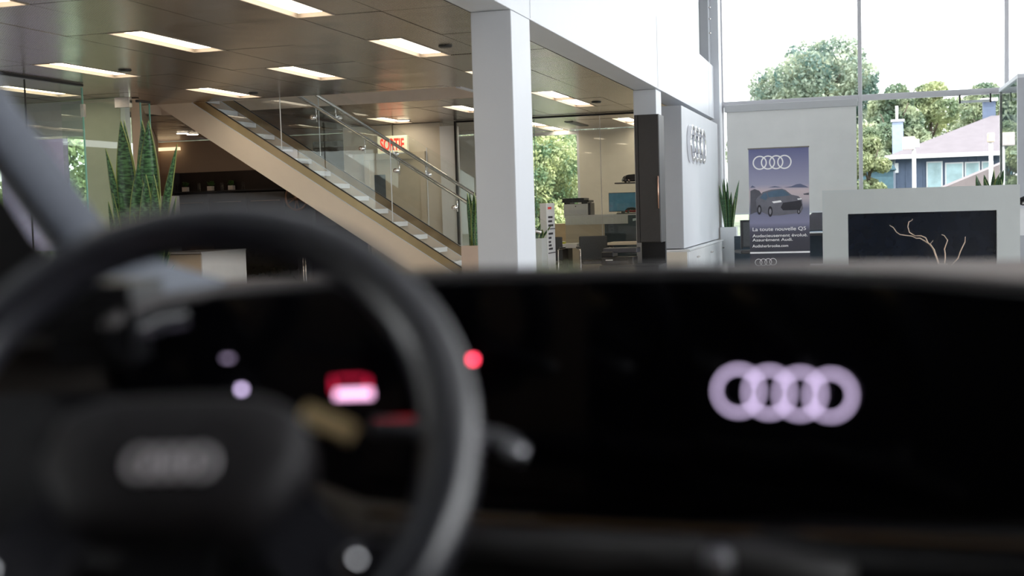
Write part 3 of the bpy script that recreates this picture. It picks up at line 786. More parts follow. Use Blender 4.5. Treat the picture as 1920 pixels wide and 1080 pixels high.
st_ = B(-13.25, -12.6, 20.7, 20.8, 2.62, 2.68).build('light_strip', mat('strip_cream', (.8, .7, .5), .5, emit=(1, .8, .5), es=.9, noise=.01), label='warm linear light above the doorway on the brown wall', cat='light')
# alloy wheel shown on the wall
aw = empty('alloy_wheel', (-9.97, 20.35, 1.62), label='copper tinted alloy wheel displayed under the stair stringer', cat='wheel')
cop = mat('copper_alloy', (.42, .26, .18), .3, .8, noise=.05)
MB().tube(torus_pts(0, 0, 0, .22, 40), .022, 10, closed=True).build('rim', cop, aw)
for k in range(10):
    a = 2*math.pi*k/10+(.12 if k % 2 else -.12)
    MB().tube([(.04*math.cos(a), 0, .04*math.sin(a)), (.21*math.cos(a), 0, .21*math.sin(a))], [.016, .010], 8).build('spoke', cop, aw)
MB().tube([(0, -.03, 0), (0, .03, 0)], .05, 20).build('hub', cop, aw)
MB().tube([(0, .03, 0), (0, .12, 0)], .03, 12).build('mount', STEEL, aw)
# dark glossy display walls behind the wheel
for k, (a, b, lb) in enumerate(((458, 562, 'left dark glossy display panel behind the steering wheel'), (584, 694, 'right dark glossy display panel behind the steering wheel'))):
    x0, x1 = pix(a, 480, Y=18)[0], pix(b, 480, Y=18)[0]
    t = empty('information_display', (x0, 18, 0), label=lb, cat='display')
    B(0, x1-x0, 0, .06, 0, 1.12).build('panel', mat('olive_black', (.014, .015, .012), .25, noise=.1) if k == 0 else mat('ink_black', (.014, .016, .020), .25, noise=.1), t, bevel=.005)
    B(x1-x0-.03, x1-x0+.015, -.01, -.001, 0, 1.1).build('edge_profile', STEEL if k else DARKC, t)
p = pix(572, 478, Y=17.6)
t = empty('brochure_stand', (p[0], 17.6, 0), label='blue brochure stand between the two dark display panels', cat='stand')
B(-.07, .07, 0, .02, 0, .86).build('back', DARKG, t); B(-.06, .06, -.004, -.001, .83, .86).build('header', WPRINT, t)
s = MB()
for q in range(6): s.box(-.055, .055, -.004, -.001, .62+q*.03, .625+q*.03)
s.build('print_lines', mat('print_blue', (.1, .2, .28), .5, noise=.02), t)
p = pix(570, 470, Y=14)
t = empty('chrome_stand', (p[0], 14.0, 0), label='chrome post with a flared top before the brochure stand', cat='stand')
zt_ = p[2]
MB().tube([(-.018, 0, .0), (-.018, 0, zt_-.02)], .008, 10).build('post', CHROME, t); MB().tube([(.014, 0, .0), (.014, 0, zt_-.02)], .008, 10).build('post', CHROME, t)
B(-.045, .045, -.02, .02, zt_-.02, zt_).build('cap', CHROME, t, bevel=.004); MB().lathe([(.12, 0), (.12, .01), (.02, .02)], seg=20).build('base', STEEL, t)
# lilac poster at far left
lp = empty('lilac_poster', (-9.75, 12.9, 0), label='lilac poster hanging in the window far left', cat='poster')
B(-.62, .36, 0, .02, .95, 2.33).build('sheet', mat('lilac', (.58, .54, .92), .5, noise=.03), lp); B(-.62, .36, -.01, .03, 2.33, 2.36).build('top_rail', WLAC, lp)

# ================================================================== banner
bn = empty('rollup_banner', (-1.66, 19.0, .0), label='tall roll-up banner with four white rings and a grey car picture', cat='banner')
def banner_mat():
    m = bpy.data.materials.new('banner_print'); m.use_nodes = True; nt = m.node_tree; b = nt.nodes['Principled BSDF']; b.inputs['Roughness'].default_value = .5
    tc = nt.nodes.new('ShaderNodeTexCoord'); sp = nt.nodes.new('ShaderNodeSeparateXYZ'); r = nt.nodes.new('ShaderNodeValToRGB')
    mr = nt.nodes.new('ShaderNodeMapRange'); mr.inputs[1].default_value = 0.0; mr.inputs[2].default_value = 2.1
    nt.links.new(tc.outputs['Object'], sp.inputs[0]); nt.links.new(sp.outputs[2], mr.inputs[0]); nt.links.new(mr.outputs[0], r.inputs[0])
    cr = r.color_ramp; st = [(0, (.035, .035, .045)), (.33, (.045, .045, .06)), (.40, (.07, .07, .10)), (.46, (.20, .20, .30)), (.56, (.16, .17, .24)), (.63, (.42, .37, .40)), (.69, (.48, .40, .42)), (.74, (.28, .28, .38)), (1, (.11, .12, .24))]
    while len(cr.elements) < len(st): cr.elements.new(.5)
    for e, (q, c) in zip(cr.elements, st): e.position = q; e.color = (*[v*1.3 for v in c], 1)
    nt.links.new(r.outputs[0], b.inputs['Base Color']); return m
B(0, .90, 0, .006, .04, 2.10).build('printed_sheet', banner_mat(), bn)
B(-.01, .91, -.012, .018, 2.10, 2.118).build('top_rail', STEEL, bn); B(-.02, .92, -.08, .09, 0, .07).build('base_housing', STEEL, bn, bevel=.01)
s = MB()
def bp(px, py):  # banner photo coordinates -> sheet coordinates
    q = pix(px, py, Y=19.0); return (q[0]+1.66, q[2])
def bpoly(pts, m, name, y=-.002):
    q = [bp(1395+x/4.5, 260+y_/4.5) for x, y_ in pts]
    return MB().prism(q, 'y', y-.001, y).build(name, m, bn)
bpoly([(200, 412), (260, 400), (330, 412), (400, 402), (440, 385), (475, 380), (520, 398), (548, 412)], mat('hill_print', (.13, .15, .24), .6, noise=.05), 'print_hills')
bpoly([(52, 415), (70, 395), (100, 412)], mat('hill_print', (.13, .15, .24)), 'print_hill')
bpoly([(54, 440), (90, 425), (130, 440), (150, 470), (150, 600), (54, 640)], mat('rock_print', (.10, .10, .12), .6, noise=.1), 'print_rock', -.003)
bpoly([(500, 465), (548, 455), (548, 475), (505, 473)], mat('rock_print', (.10, .10, .12)), 'print_rock', -.003)
bodyp = mat('car_print', (.16, .16, .19), .6, noise=.1)
bpoly([(100, 520), (115, 495), (160, 450), (230, 430), (320, 422), (350, 432), (400, 472), (460, 485), (490, 515), (498, 590), (480, 625), (300, 648), (240, 650), (200, 640), (130, 610), (108, 580)], bodyp, 'print_car_body', -.004)
bpoly([(195, 455), (240, 440), (320, 430), (345, 440), (390, 478), (300, 488), (210, 495)], mat('glass_print', (.09, .15, .22), .4, noise=.1), 'print_windscreen', -.006)
bpoly([(135, 500), (165, 462), (188, 455), (200, 495), (185, 520)], mat('glass_print', (.03, .04, .06)), 'print_side_window', -.006)
bpoly([(330, 540), (480, 520), (490, 560), (470, 600), (330, 605), (310, 580)], RULE, 'print_grille', -.006)
bpoly([(235, 530), (310, 520), (320, 535), (250, 545)], WPRINT, 'print_headlight', -.006); bpoly([(448, 505), (485, 502), (488, 512), (455, 516)], WPRINT, 'print_headlight', -.006)
for (cx, cy, rx, ry) in ((222, 615, 20, 45), (130, 600, 18, 42), (462, 615, 14, 22)):
    bpoly([(cx+rx*math.cos(a*.39), cy+ry*math.sin(a*.39)) for a in range(16)], RULE, 'print_wheel', -.008)
    bpoly([(cx+rx*.5*math.cos(a*.39), cy+ry*.55*math.sin(a*.39)) for a in range(16)], mat('rim_print', (.25, .25, .28), .5, noise=.05), 'print_rim', -.010)


def flat_ring(cx, cz, ro, ri, y0, y1, n=40):
    m = MB()
    for y in (y0, y1):
        for r in (ro, ri): m.v += [(cx+r*math.cos(2*math.pi*i/n), y, cz+r*math.sin(2*math.pi*i/n)) for i in range(n)]
    for i in range(n):
        j = (i+1) % n
        m.f += [(i, j, n+j, n+i), (2*n+i, 3*n+i, 3*n+j, 2*n+j), (i, 2*n+i, 2*n+j, j), (n+i, n+j, 3*n+j, 3*n+i)]
    return m


for k in range(4):
    cx, cz = bp(1424.5+k*15.4, 305.3-k*.6)
    flat_ring(cx, cz, .108, .088, -.004-.0005*k, -.002).build('logo_ring', WPRINT, bn)
    cx, cz = bp(1422.5+k*9, 492-k*.4)
    flat_ring(cx, cz, .056, .047, -.004-.0005*k, -.002).build('logo_ring', WPRINT, bn)
for (s_, x0, y0, x1, size) in (('La toute nouvelle Q5', 1410.5, 433.5, 1510.5, .078), ('Audacieusement évolué.', 1411, 445, 1514.5, .064), ('Assurément Audi.', 1411, 452.8, 1486.5, .064), ('Audisherbrooke.com', 1411, 464, 1478, .06)):
    a, b = bp(x0, y0), bp(x1, y0-2)
    text('lettering', s_, size, WPRINT, face_minus_y(a[0], -.003, a[1]), bn, width=b[0]-a[0], bold=.0006)
a = bp(1408, 474.5); B(0, .90, -.004, -.002, a[1]-.01, a[1]+.015).build('print_rule', WPRINT, bn)

# ================================================================== fireplace unit with branches
fu = empty('fireplace_unit', (-.36, 12.0, 0), label='wide white freestanding fireplace unit with a recessed dark glass panel', cat='fireplace')
def fr_poly():
    m = MB(); W = 1.76; zt = 1.385; gx0, gx1, gz1, gz0 = .235, 1.56, 1.155, .35
    m.box(0, gx0, 0, .28, 0, zt); m.box(gx1, W, 0, .28, 0, zt); m.box(gx0, gx1, 0, .28, gz1, zt); m.box(gx0, gx1, 0, .28, 0, gz0)
    return m
fr_poly().build('surround', mat('satin_white', (.62, .66, .66), .4, noise=.01), fu, smooth=False)
B(.236, 1.559, .03, .05, .351, 1.154).build('dark_glass', mat('navy_glass', (.012, .016, .026), .12, noise=.1, coat=.3), fu, bevel=.006)
B(.24, 1.555, .06, .08, .36, 1.15).build('inner_lining', BLACK, fu)
vs = empty('branch_vase', (pix(1768, 487, Y=11.4)[0], 11.4, 0), label='vase of bare pale branches standing before the dark glass panel', cat='vase')
# low side table carrying it
tb = empty('side_table', (vs.location[0], 11.4, 0), label='low white table under the vase of branches', cat='table')
B(-.35, .35, -.2, .2, .38, .42).build('tabletop', WLAC, tb, bevel=.004); [B(a-.02, a+.02, b-.02, b+.02, 0, .38).build('leg', STEEL, tb) for a in (-.3, .3) for b in (-.15, .15)]
MB().lathe([(.05, .0), (.07, .08), (.06, .18), (.035, .26), (.04, .28)], 0, 0, .421, 20).build('vase_body', mat('vase_ceramic', (.55, .5, .45), .4, noise=.1), vs, smooth=True)
wbr = mat('pale_branch', (.75, .58, .45), .6, noise=.15, nscale=30)
def br(pts, name='branch', r=.0055):
    q = []
    for x, y in pts:
        p = pix(1560+x/5.333, 380+y/5.333, Y=11.4); q.append((p[0]-vs.location[0], 0, p[2]))
    q.append((0+random.uniform(-.01, .01), 0, .60))
    for i in range(len(q)): q[i] = (q[i][0], .03*math.sin(i*1.7), q[i][2])
    MB().tube(q, [r*.6+r*.6*i/len(q) for i in range(len(q))], 7).build(name, wbr, vs)
br([(577, 227), (615, 250), (645, 295), (680, 318), (740, 328), (800, 335), (840, 355), (880, 355), (930, 385), (985, 420), (1020, 470), (1035, 520), (1050, 555)])
br([(805, 165), (800, 178), (768, 192), (757, 240), (775, 298), (830, 332), (890, 330), (935, 350), (960, 400), (1000, 445), (1025, 490), (1048, 550)])
br([(1010, 380), (985, 412), (1000, 440), (1030, 520)], 'twig', .004)
br([(1097, 320), (1125, 330), (1155, 375), (1135, 425), (1125, 465), (1133, 510), (1130, 560)])
br([(1333, 342), (1332, 395), (1305, 440), (1280, 490), (1262, 555)])
p = pix(1729, 490, Y=11.2)
MB().lathe([(.02, -.09), (.045, -.06), (.05, -.02), (.045, .02), (.02, .035)], seg=20).build('round_vase', mat('vase_white', (.8, .76, .72), .4, noise=.03), smooth=True, label='small round pale vase just left of the branches', cat='vase').location = (p[0], 11.33, .511)
# dark model car and white shelf at the right edge
sf = empty('white_shelf', (1.74, 15, 0), label='white shelf unit cut off by the right edge of the picture', cat='shelf')
B(0, .8, 0, .4, 0, 1.13).build('body', WLAC, sf); B(-.01, .81, -.02, .42, 1.13, 1.16).build('top', WHITE, sf); B(.01, .79, -.012, -.001, .05, .82).build('front', GREYP, sf)
car('model_car', .35, MATS['black_car_paint'], (1.92, 15.2, 1.161), math.radians(170), 'black model car on the white shelf at the right edge')
# office corner behind the banner
oc = empty('task_chair', (-1.75, 20.6, 0), math.radians(20), 'black mesh task chair behind the left edge of the banner', 'chair')
B(-.26, .26, -.22, .24, .44, .5).build('seat', DARKC, oc, bevel=.02); B(-.25, .25, -.26, -.22, .55, .98).build('backrest', MATS['grey_mesh'], oc, bevel=.02)
bk_ = MB(); bk_.box(-.27, -.24, -.265, -.215, .53, 1.0); bk_.box(.24, .27, -.265, -.215, .53, 1.0); bk_.box(-.27, .27, -.265, -.215, .98, 1.0); bk_.build('back_frame', BLACK, oc)
MB().lathe([(.03, .06), (.025, .44)], seg=12).build('gas_column', STEEL, oc)
for k in range(5):
    a = k*1.2566; MB().tube([(0, 0, .07), (.28*math.cos(a), .28*math.sin(a), .05)], .018, 8).build('foot_bar', BLACK, oc); MB().tube([(.28*math.cos(a)-.02, .28*math.sin(a), .025), (.28*math.cos(a)+.02, .28*math.sin(a), .025)], .025, 10).build('caster', BLACK, oc)
dk = empty('dark_pedestal', (-1.96, 21.2, 0), label='dark blue drawer pedestal between white planter and task chair', cat='drawers')
B(-.14, .14, -.2, .2, 0, .72).build('body', DARKG, dk, bevel=.005); [B(-.13, .13, -.215, -.201, .04+.22*q, .24+.22*q).build('drawer', DARKG, dk) for q in range(3)]
dd = empty('work_desk', (-.7, 21.2, 0), label='dark work desk behind the right edge of the banner', cat='desk')
B(-.7, .5, -.3, .3, .70, .74).build('desktop', DARKC, dd); B(-.7, -.66, -.3, .3, 0, .70).build('side', DARKC, dd); B(.46, .5, -.3, .3, 0, .70).build('side', DARKC, dd); B(-.66, .46, .26, .29, .2, .70).build('modesty_panel', DARKG, dd)
cr_ = car('parked_car', 4.4, mat('dark_blue_paint', (.02, .04, .06), .12, .2, noise=.02, coat=1), (-.4, 28.5, -.1), math.radians(8), 'dark blue parked car outside behind banner and blind', cat='car')
cr2 = car('parked_car', 4.4, mat('white_car_paint', (.75, .78, .8), .15, .0, noise=.01, coat=1), (-5.6, 28.8, -.1), math.radians(5), 'white parked car outside the window left of the banner', cat='car')

# ================================================================== outdoors
gm = mat('grass', (.13, .16, .10), .9, noise=.3, nscale=.5)
B(-120, 120, 23.5, 220, -.3, -.12).build('ground', gm, kind='structure')
B(-60, -15.1, -30, 23.5, -.3, -.12).build('ground.001', gm, kind='structure')
B(12.6, 90, -60, 23.4, -.3, -.12).build('forecourt', mat('asphalt', (.22, .22, .23), .9, noise=.1, nscale=3), kind='structure')
B(-15, 40, 23.6, 34, -.12, -.1).build('parking_lot', mat('asphalt', (.22, .22, .23), .9, noise=.1, nscale=3), kind='structure')


def foliage(name, blobs, n, size, m, parent, seed):
    r = np.random.default_rng(seed)
    V = []
    w_ = np.array([b[3]**2 for b in blobs]); w_ = w_/w_.sum()
    idx = r.choice(len(blobs), n, p=w_)
    bl_ = np.array(blobs)[idx]
    d = r.normal(size=(n, 3)); d /= np.linalg.norm(d, axis=1)[:, None]
    rad = bl_[:, 3]*(1-.35*r.random(n)**2)
    c = bl_[:, :3]+d*rad[:, None]*np.array([1, 1, .85])
    a = r.normal(size=(n, 3))+d*.6; a /= np.linalg.norm(a, axis=1)[:, None]
    u = np.cross(a, r.normal(size=(n, 3))); u /= np.linalg.norm(u, axis=1)[:, None]; v = np.cross(a, u)
    s_ = size*(.6+.8*r.random(n))[:, None]
    V = np.stack([c-u*s_, c-v*s_*.55, c+u*s_, c+v*s_*.55], 1).reshape(-1, 3)
    me = bpy.data.meshes.new(name); me.vertices.add(4*n); me.vertices.foreach_set('co', V.ravel().astype(np.float32))
    me.loops.add(4*n); me.loops.foreach_set('vertex_index', np.arange(4*n, dtype=np.int32))
    me.polygons.add(n); me.polygons.foreach_set('loop_start', np.arange(0, 4*n, 4, dtype=np.int32)); me.polygons.foreach_set('loop_total', np.full(n, 4, dtype=np.int32))
    me.materials.append(m); me.update(calc_edges=True); me.validate()
    o = bpy.data.objects.new(name, me); C.objects.link(o); o.parent = parent; o['kind'] = 'stuff'
    return o


BARK = mat('bark', (.10, .08, .06), .9, noise=.3, nscale=4, bump=.5)


def tree(x, y, z0, h, cw, n, size, m, label, seed, shape='round', nb=34, cat='tree'):
    r = np.random.default_rng(seed); t = empty('tree', (x, y, z0), label=label, cat=cat)
    bl_ = []
    for i in range(nb):
        if shape == 'round':
            d = r.normal(size=3); d /= np.linalg.norm(d); q = r.random()**.4
            c = np.array([0, 0, h*.60])+d*np.array([cw*.72, cw*.72, h*.32])*q
            bl_.append((*c, cw*(.24+.14*r.random())))
        elif shape == 'low':
            q = r.random(); a = r.random()*6.28; rr = cw*.72*math.sin(math.pi*(.25+.7*q))*r.random()**.5
            bl_.append((rr*math.cos(a), rr*math.sin(a), h*(.10+.78*q), cw*(.22+.14*r.random())))
        else:
            q = r.random(); a = r.random()*6.28; rr = cw*(1-q)*.8*r.random()**.5
            bl_.append((rr*math.cos(a), rr*math.sin(a), h*(.1+.86*q), cw*(.34-.24*q)))
    foliage('foliage', bl_, n, size, m, t, seed+1)
    MB().tube([(0, 0, -.2), (0.05*h*.1, 0, h*.3), (0, 0, h*.7)], [h*.03, h*.022, h*.008], 9).build('trunk', BARK, t)
    for i in range(6):
        a = i*1.05; MB().tube([(0, 0, h*(.28+.05*i)), (cw*.55*math.cos(a), cw*.55*math.sin(a), h*(.45+.06*i))], [h*.010, h*.003], 6).build('bough', BARK, t)
    return t


L1 = leaf_mat('leaf_mid', (.11, .18, .12), (.42, .47, .30), .9)  # pale leaf tones stand in for outdoor haze, deepened dark ends for shade
L2 = leaf_mat('leaf_blue', (.09, .16, .14), (.42, .47, .34), .7)
L3 = leaf_mat('leaf_yellow', (.15, .21, .12), (.46, .50, .27), .8)
tree(-2.2, 70, -.1, 10.9, 4.4, 46000, .12, L2, 'large round leafy tree above the roller blind', 11, nb=56)
tree(-7.0, 82, -.1, 7.9, 2.6, 12000, .13, L1, 'smaller tree low at the left of the large round tree', 13)
tree(1.5, 60, -.1, 7.6, 2.2, 22000, .10, L1, 'bushy tree right behind the middle window mullion', 17, 'low')
tree(4.2, 80, -.1, 9.2, 2.7, 26000, .11, L3, 'yellow green tree behind the house chimney', 19, 'low')
tree(9.4, 84, -.1, 9.0, 2.8, 26000, .11, L3, 'yellow green tree above the house ridge', 23, 'low')
tree(6.6, 72, -.1, 8.0, 2.5, 24000, .10, L1, 'green tree between the two yellow green trees', 27, 'low')
tree(1.6, 104, -.1, 9.4, 3.4, 24000, .13, L2, 'broad dull green tree far behind the house chimney', 53, 'low')
tree(8.2, 112, -.1, 9.9, 4.2, 26000, .13, L3, 'broad tree farthest behind the house ridge', 59, 'low')
tree(15.5, 96, -.1, 9.4, 4.0, 20000, .13, L1, 'broad tree behind the right end of the bungalow', 61, 'low')
tree(.25, 40.8, -.1, 3.9, 1.0, 16000, .06, L3, 'bright green bush beside the left corner of the house', 31, 'low', cat='bush')
tree(-9.0, 33, -.2, 5.6, 2.3, 70000, .055, leaf_mat('leaf_sunlit', (.14, .24, .13), (.62, .66, .34), 1.6), 'dense sunlit tree filling the office window', 37, 'low', nb=70)
tree(-13.0, 43, -.2, 9.5, 4.0, 30000, .13, L1, 'darker tree behind the sunlit tree in the office window', 41, 'low', nb=60)
tree(-10.2, 52, -.2, 9.0, 3.4, 22000, .12, L2, 'tall tree farthest behind the office window', 43, 'low', nb=50)
tree(-24.5, 33, -.2, 5.0, 2.4, 14000, .10, L3, 'light green tree seen through the far left window', 47, 'low')

# house
hs = empty('house', (1.2, 45.6, -.12), label='blue grey bungalow with pale hipped roof beyond the windows', cat='house')
hw = mat('house_blue', (.10, .135, .21), .7, noise=.05)
B(0, 9, .4, 8, 0, 2.82).build('wall', hw, hs)
roofm = mat('roof_grey', (.135, .12, .135), .8, noise=.05, nscale=3)
rv = [(-.35, -.1, 2.88), (9.5, -.1, 2.88), (9.5, 8.6, 2.88), (-.35, 8.6, 2.88), (3.6, 4.25, 4.42), (6.5, 4.25, 4.42), (-.35, -.1, 2.8), (9.5, -.1, 2.8), (9.5, 8.6, 2.8), (-.35, 8.6, 2.8)]
mb = MB(); mb.v = rv; mb.f = [(0, 1, 5, 4), (1, 2, 5), (2, 3, 4, 5), (3, 0, 4), (6, 9, 8, 7), (0, 6, 7, 1), (1, 7, 8, 2), (2, 8, 9, 3), (3, 9, 6, 0)]; mb.build('roof', roofm, hs, smooth=False)
B(-.38, 9.5, -.2, -.1, 2.78, 2.92).build('gutter', WLAC, hs)
c_ = B(-.05, .34, 2.4, 2.8, 2.7, 4.25).build('chimney', mat('chimney_blue', (.30, .37, .50), .7, noise=.05), hs); B(-.10, .39, 2.35, 2.85, 4.25, 4.34).build('chimney_cap', GREYP, c_); MB().tube([(.12, 2.6, 4.34), (.12, 2.6, 4.85)], .05, 8).build('flue', WLAC, c_)
c_ = B(3.35, 3.8, 4.6, 5.0, 4.3, 5.0).build('chimney', hw, hs); B(3.28, 3.87, 4.5, 5.1, 5.0, 5.12).build('chimney_cap', WLAC, c_)
for (a, b, c2, d2) in ((1.05, 1.6, 1.0, 2.66), (1.68, 2.3, 1.0, 2.6), (2.34, 2.85, 1.0, 2.6), (2.9, 3.3, 1.3, 2.6), (3.9, 4.4, 1.3, 2.6)):
    f_ = B(a, b, .34, .41, c2, d2).build('window', WLAC, hs); B(a+.05, b-.05, .32, .339, c2+.05, d2-.05).build('pane', mat('pale_pane', (.42, .58, .62), .15, noise=.2, nscale=2), f_)
s = MB()
for q in range(30): s.box(.05+q*.3, .09+q*.3, .37, .40, 0, 2.8)
s.build('cladding_battens', hw, hs, kind='stuff')
B(-.02, .1, .3, .42, 2.3, 2.65).build('wall_lamp', WLAC, hs)
h2 = empty('roof_front', (2.0, 38, -.12), label='pale shingled roof slope in front of the bungalow', cat='roof')
mb = MB(); mb.v = [(-.2, 0, 1.45), (3.3, 0, 2.85), (6.5, 0, 1.6), (-.2, 4, 1.45), (3.3, 4, 2.85), (6.5, 4, 1.6), (-.2, 0, 1.35), (6.5, 0, 1.35), (-.2, 4, 1.35), (6.5, 4, 1.35)]
mb.f = [(0, 1, 4, 3), (1, 2, 5, 4), (0, 6, 7, 2, 1), (3, 4, 5, 9, 8), (6, 8, 9, 7), (0, 3, 8, 6), (2, 7, 9, 5)]; mb.build('roof', mat('roof_pink', (.17, .145, .15), .8, noise=.06, nscale=3), h2, smooth=False)
B(0, 6.3, .2, 3.8, 0, 1.35).build('wall', hw, h2)
sh_ = empty('garden_shed', (-.2, 43, -.12), label='dark blue green shed left of the bungalow', cat='shed')
B(0, 1.25, 0, 2, 0, 2.35).build('wall', mat('shed_teal', (.06, .13, .17), .7, noise=.1), sh_); MB().prism([(-.1, 2.35), (1.35, 2.35), (1.1, 2.75), (.6, 2.85)], 'y', -.1, 2.1).build('roof', mat('shed_teal', (.06, .13, .17)), sh_)
for k, (px, ht) in enumerate(((1714, 2.7), (1858, 2.75))):
    q = pix(px, 330, Y=32)
    t = empty('floodlight_pole', (q[0], 32, -.12), label='%s white floodlight pole before the bungalow' % ('left', 'right')[k], cat='floodlight')
    MB().tube([(0, 0, 0), (0, 0, ht)], .05, 10).build('pole', WLAC, t)
    if k == 0:
        B(-.27, .02, -.1, .1, ht-.1, ht+.22).build('lamp_head', mat('head_pink', (.75, .66, .64), .4, noise=.02), t, bevel=.02); B(0, .13, -.08, .08, ht-.05, ht+.15).build('lamp_back', WLAC, t)
    else: B(-.08, .08, -.1, .1, ht-.05, ht+.18).build('lamp_head', mat('head_amber', (.6, .5, .38), .4, noise=.02), t, bevel=.02)

# ================================================================== the car the picture is taken from
car_ = empty('car', (0, 0, 0), PSI, 'dark car interior with steering wheel, curved display and dashboard filling the foreground', 'car')
LEATH = mat('black_leather', (.030, .030, .042), .34, spec=1.0, coat=.55, noise=.1, nscale=60)
PADM = mat('airbag_vinyl', (.028, .025, .028), .55, noise=.08, nscale=80)
GREYT = mat('pillar_fabric', (.14, .155, .19), .75, noise=.05, nscale=90)
DASHM = mat('dash_pad', (.24, .19, .17), .6, spec=.3, noise=.06, nscale=50)
WB, WT, WYW, WRAD = (-.2152, .780, 1.1506), .60, -.014, .1725
ux = Vector((math.cos(WYW), math.sin(WYW), 0)); fx = Vector((-math.sin(WYW), math.cos(WYW), 0))
vx = (fx*math.sin(WT)+Vector((0, 0, 1))*math.cos(WT)).normalized(); nx = ux.cross(vx)   # nx points to the driver
WM = Matrix(((ux[0], vx[0], nx[0], WB[0]), (ux[1], vx[1], nx[1], WB[1]), (ux[2], vx[2], nx[2], WB[2]), (0, 0, 0, 1)))
rimm = MB(); n = 96; seg = 16
for i in range(n):
    a = 2*math.pi*i/n; R_ = WRAD
    if math.sin(a) < -.75: R_ *= 1-.10*(-.75-math.sin(a))/.25    # flattened bottom
    for j in range(seg):
        b = 2*math.pi*j/seg; rr = .0165+.003*max(0, math.cos(2*b))
        rimm.v.append(((R_+rr*math.cos(b))*math.cos(a), (R_+rr*math.cos(b))*math.sin(a), rr*1.12*math.sin(b)))
for i in range(n):
    for j in range(seg):
        rimm.f.append((i*seg+j, ((i+1) % n)*seg+j, ((i+1) % n)*seg+(j+1) % seg, i*seg+(j+1) % seg))
rimm.smooth = True
wheel = rimm.build('steering_wheel', LEATH, car_, matrix=WM)


def pad_secs(scale, z):  # rounded trapezoid
    o = []
    for i in range(40):
        a = 2*math.pi*i/40; c, s_ = math.cos(a), math.sin(a); e = .5
        x = math.copysign(abs(c)**e, c)*.086; y = math.copysign(abs(s_)**e, s_)*.048
        x *= 1+(-.10 if y > 0 else -.25)*abs(y)/.048 if y < 0 else 1-.06*y/.048
        o.append((x*scale, y*scale-.020, z))
    return o


MB().loft([pad_secs(.92, -.02), pad_secs(1, -.01), pad_secs(1, .012), pad_secs(.95, .026), pad_secs(.84, .034), pad_secs(.5, .038)]).build('airbag_cover', PADM, wheel)
SPK = mat('spoke_grey', (.055, .055, .068), .35, .3, noise=.05)
for sg in (1, -1):
    MB().loft([[(sg*.050, -.055, -.01), (sg*.050, -.055, .010), (sg*.085, -.035, .010), (sg*.085, -.035, -.01)], [(sg*.070, -.090, -.01), (sg*.070, -.090, .010), (sg*.110, -.060, .010), (sg*.110, -.060, -.01)], [(sg*.105, -.128, -.01), (sg*.105, -.128, .004), (sg*.150, -.082, .004), (sg*.150, -.082, -.01)]]).build('spoke', SPK, wheel, smooth=False)
MB().loft([[(-.03, -.06, -.012), (-.03, -.06, .01), (.03, -.06, .01), (.03, -.06, -.012)], [(-.026, -.15, -.01), (-.026, -.15, .004), (.026, -.15, .004), (.026, -.15, -.01)]]).build('spoke', BLACK, wheel, smooth=False)
for k in range(4):
    cx = .0045+(-.0175+k*.0117)
    MB().tube(torus_pts(cx, -.027, .041, .0088, 36, 'xy'), .0020, 8, closed=True).build('emblem_ring', mat('satin_chrome', (.98, .92, .95), .5, .0), wheel)
MB().lathe([(.007, 0), (.007, .006), (.004, .009)], .112, -.080, .006, 16).build('thumb_roller', CHROME, wheel)
MB().lathe([(.007, 0), (.007, .006), (.004, .009)], -.112, -.080, .006, 16).build('thumb_roller', CHROME, wheel)
g_ = MB().box(.075, .112, .040, .052, -.012, -.004); g_.build('gold_paddle', mat('gold_paddle', (.95, .70, .36), .5, .2, noise=.02), wheel, matrix=Matrix.Rotation(math.radians(-26), 4, 'Z')@Matrix.Translation((-.022, .012, -.004)))

# curved display
path = [(205, 1.09), (260, 1.095), (420, 1.11), (680, 1.15), (900, 1.16), (1100, 1.15), (1300, 1.12), (1500, 1.07), (1690, 1.01), (1920, .95), (2250, .87)]
topy = {205: 640, 260: 575, 420: 549, 680: 530, 900: 521, 1100: 517, 1300: 514, 1500: 517, 1690: 526, 1920: 545, 2250: 585}
boty = {205: 720, 260: 800, 420: 840, 680: 940, 900: 965, 1100: 975, 1300: 985, 1500: 993, 1690: 1000, 1920: 1010, 2250: 1025}
secs = []
for px, b in path:
    a, c = loc(px, topy[px], b), loc(px, boty[px], b)
    lean = -.004
    secs.append([Vector((a[0], b+lean, a[2])), Vector((c[0], b-lean, c[2])), Vector((c[0], b-lean+.02, c[2]-.002)), Vector((a[0], b+lean+.02, a[2]-.002))])
disp = MB().loft(secs).build('curved_display', mat('display_black', (.003, .003, .004), .08, spec=.35, noise=.05), car_, smooth=False)
sm = disp.modifiers.new('bevel', 'BEVEL'); sm.width = .003; sm.segments = 2


def on_screen(px, py, off=.004):
    # distance along the display path
    for (p0, b0), (p1, b1) in zip(path[:-1], path[1:]):
        if p0 <= px <= p1:
            t = (px-p0)/(p1-p0); b = b0+(b1-b0)*t
            ty = topy[p0]+(topy[p1]-topy[p0])*t; by = boty[p0]+(boty[p1]-boty[p0])*t
            lean = -.004*(1-2*(py-ty)/(by-ty))
            return loc(px, py, b+lean-off)
LIL = mat('lilac_light', (.5, .4, .6), .5, emit=(.74, .60, .90), es=1.45)
for k in range(4):
    cxp, cyp = 1384.5+k*57.6, 733+k*2.8
    pts = [on_screen(cxp+41*math.cos(2*math.pi*i/48), cyp+41*math.sin(2*math.pi*i/48)) for i in range(48)]
    MB().tube(pts, .0015, 6, closed=True).build('logo_ring', LIL, disp)
def dot(px, py, wpx, hpx, m, nm):
    p = on_screen(px, py); sx = wpx*1.1/FPX/2; sz = hpx*1.1/FPX/2
    B(p[0]-sx, p[0]+sx, p[1]-.001, p[1]+.001, p[2]-sz, p[2]+sz).build(nm, m, disp)
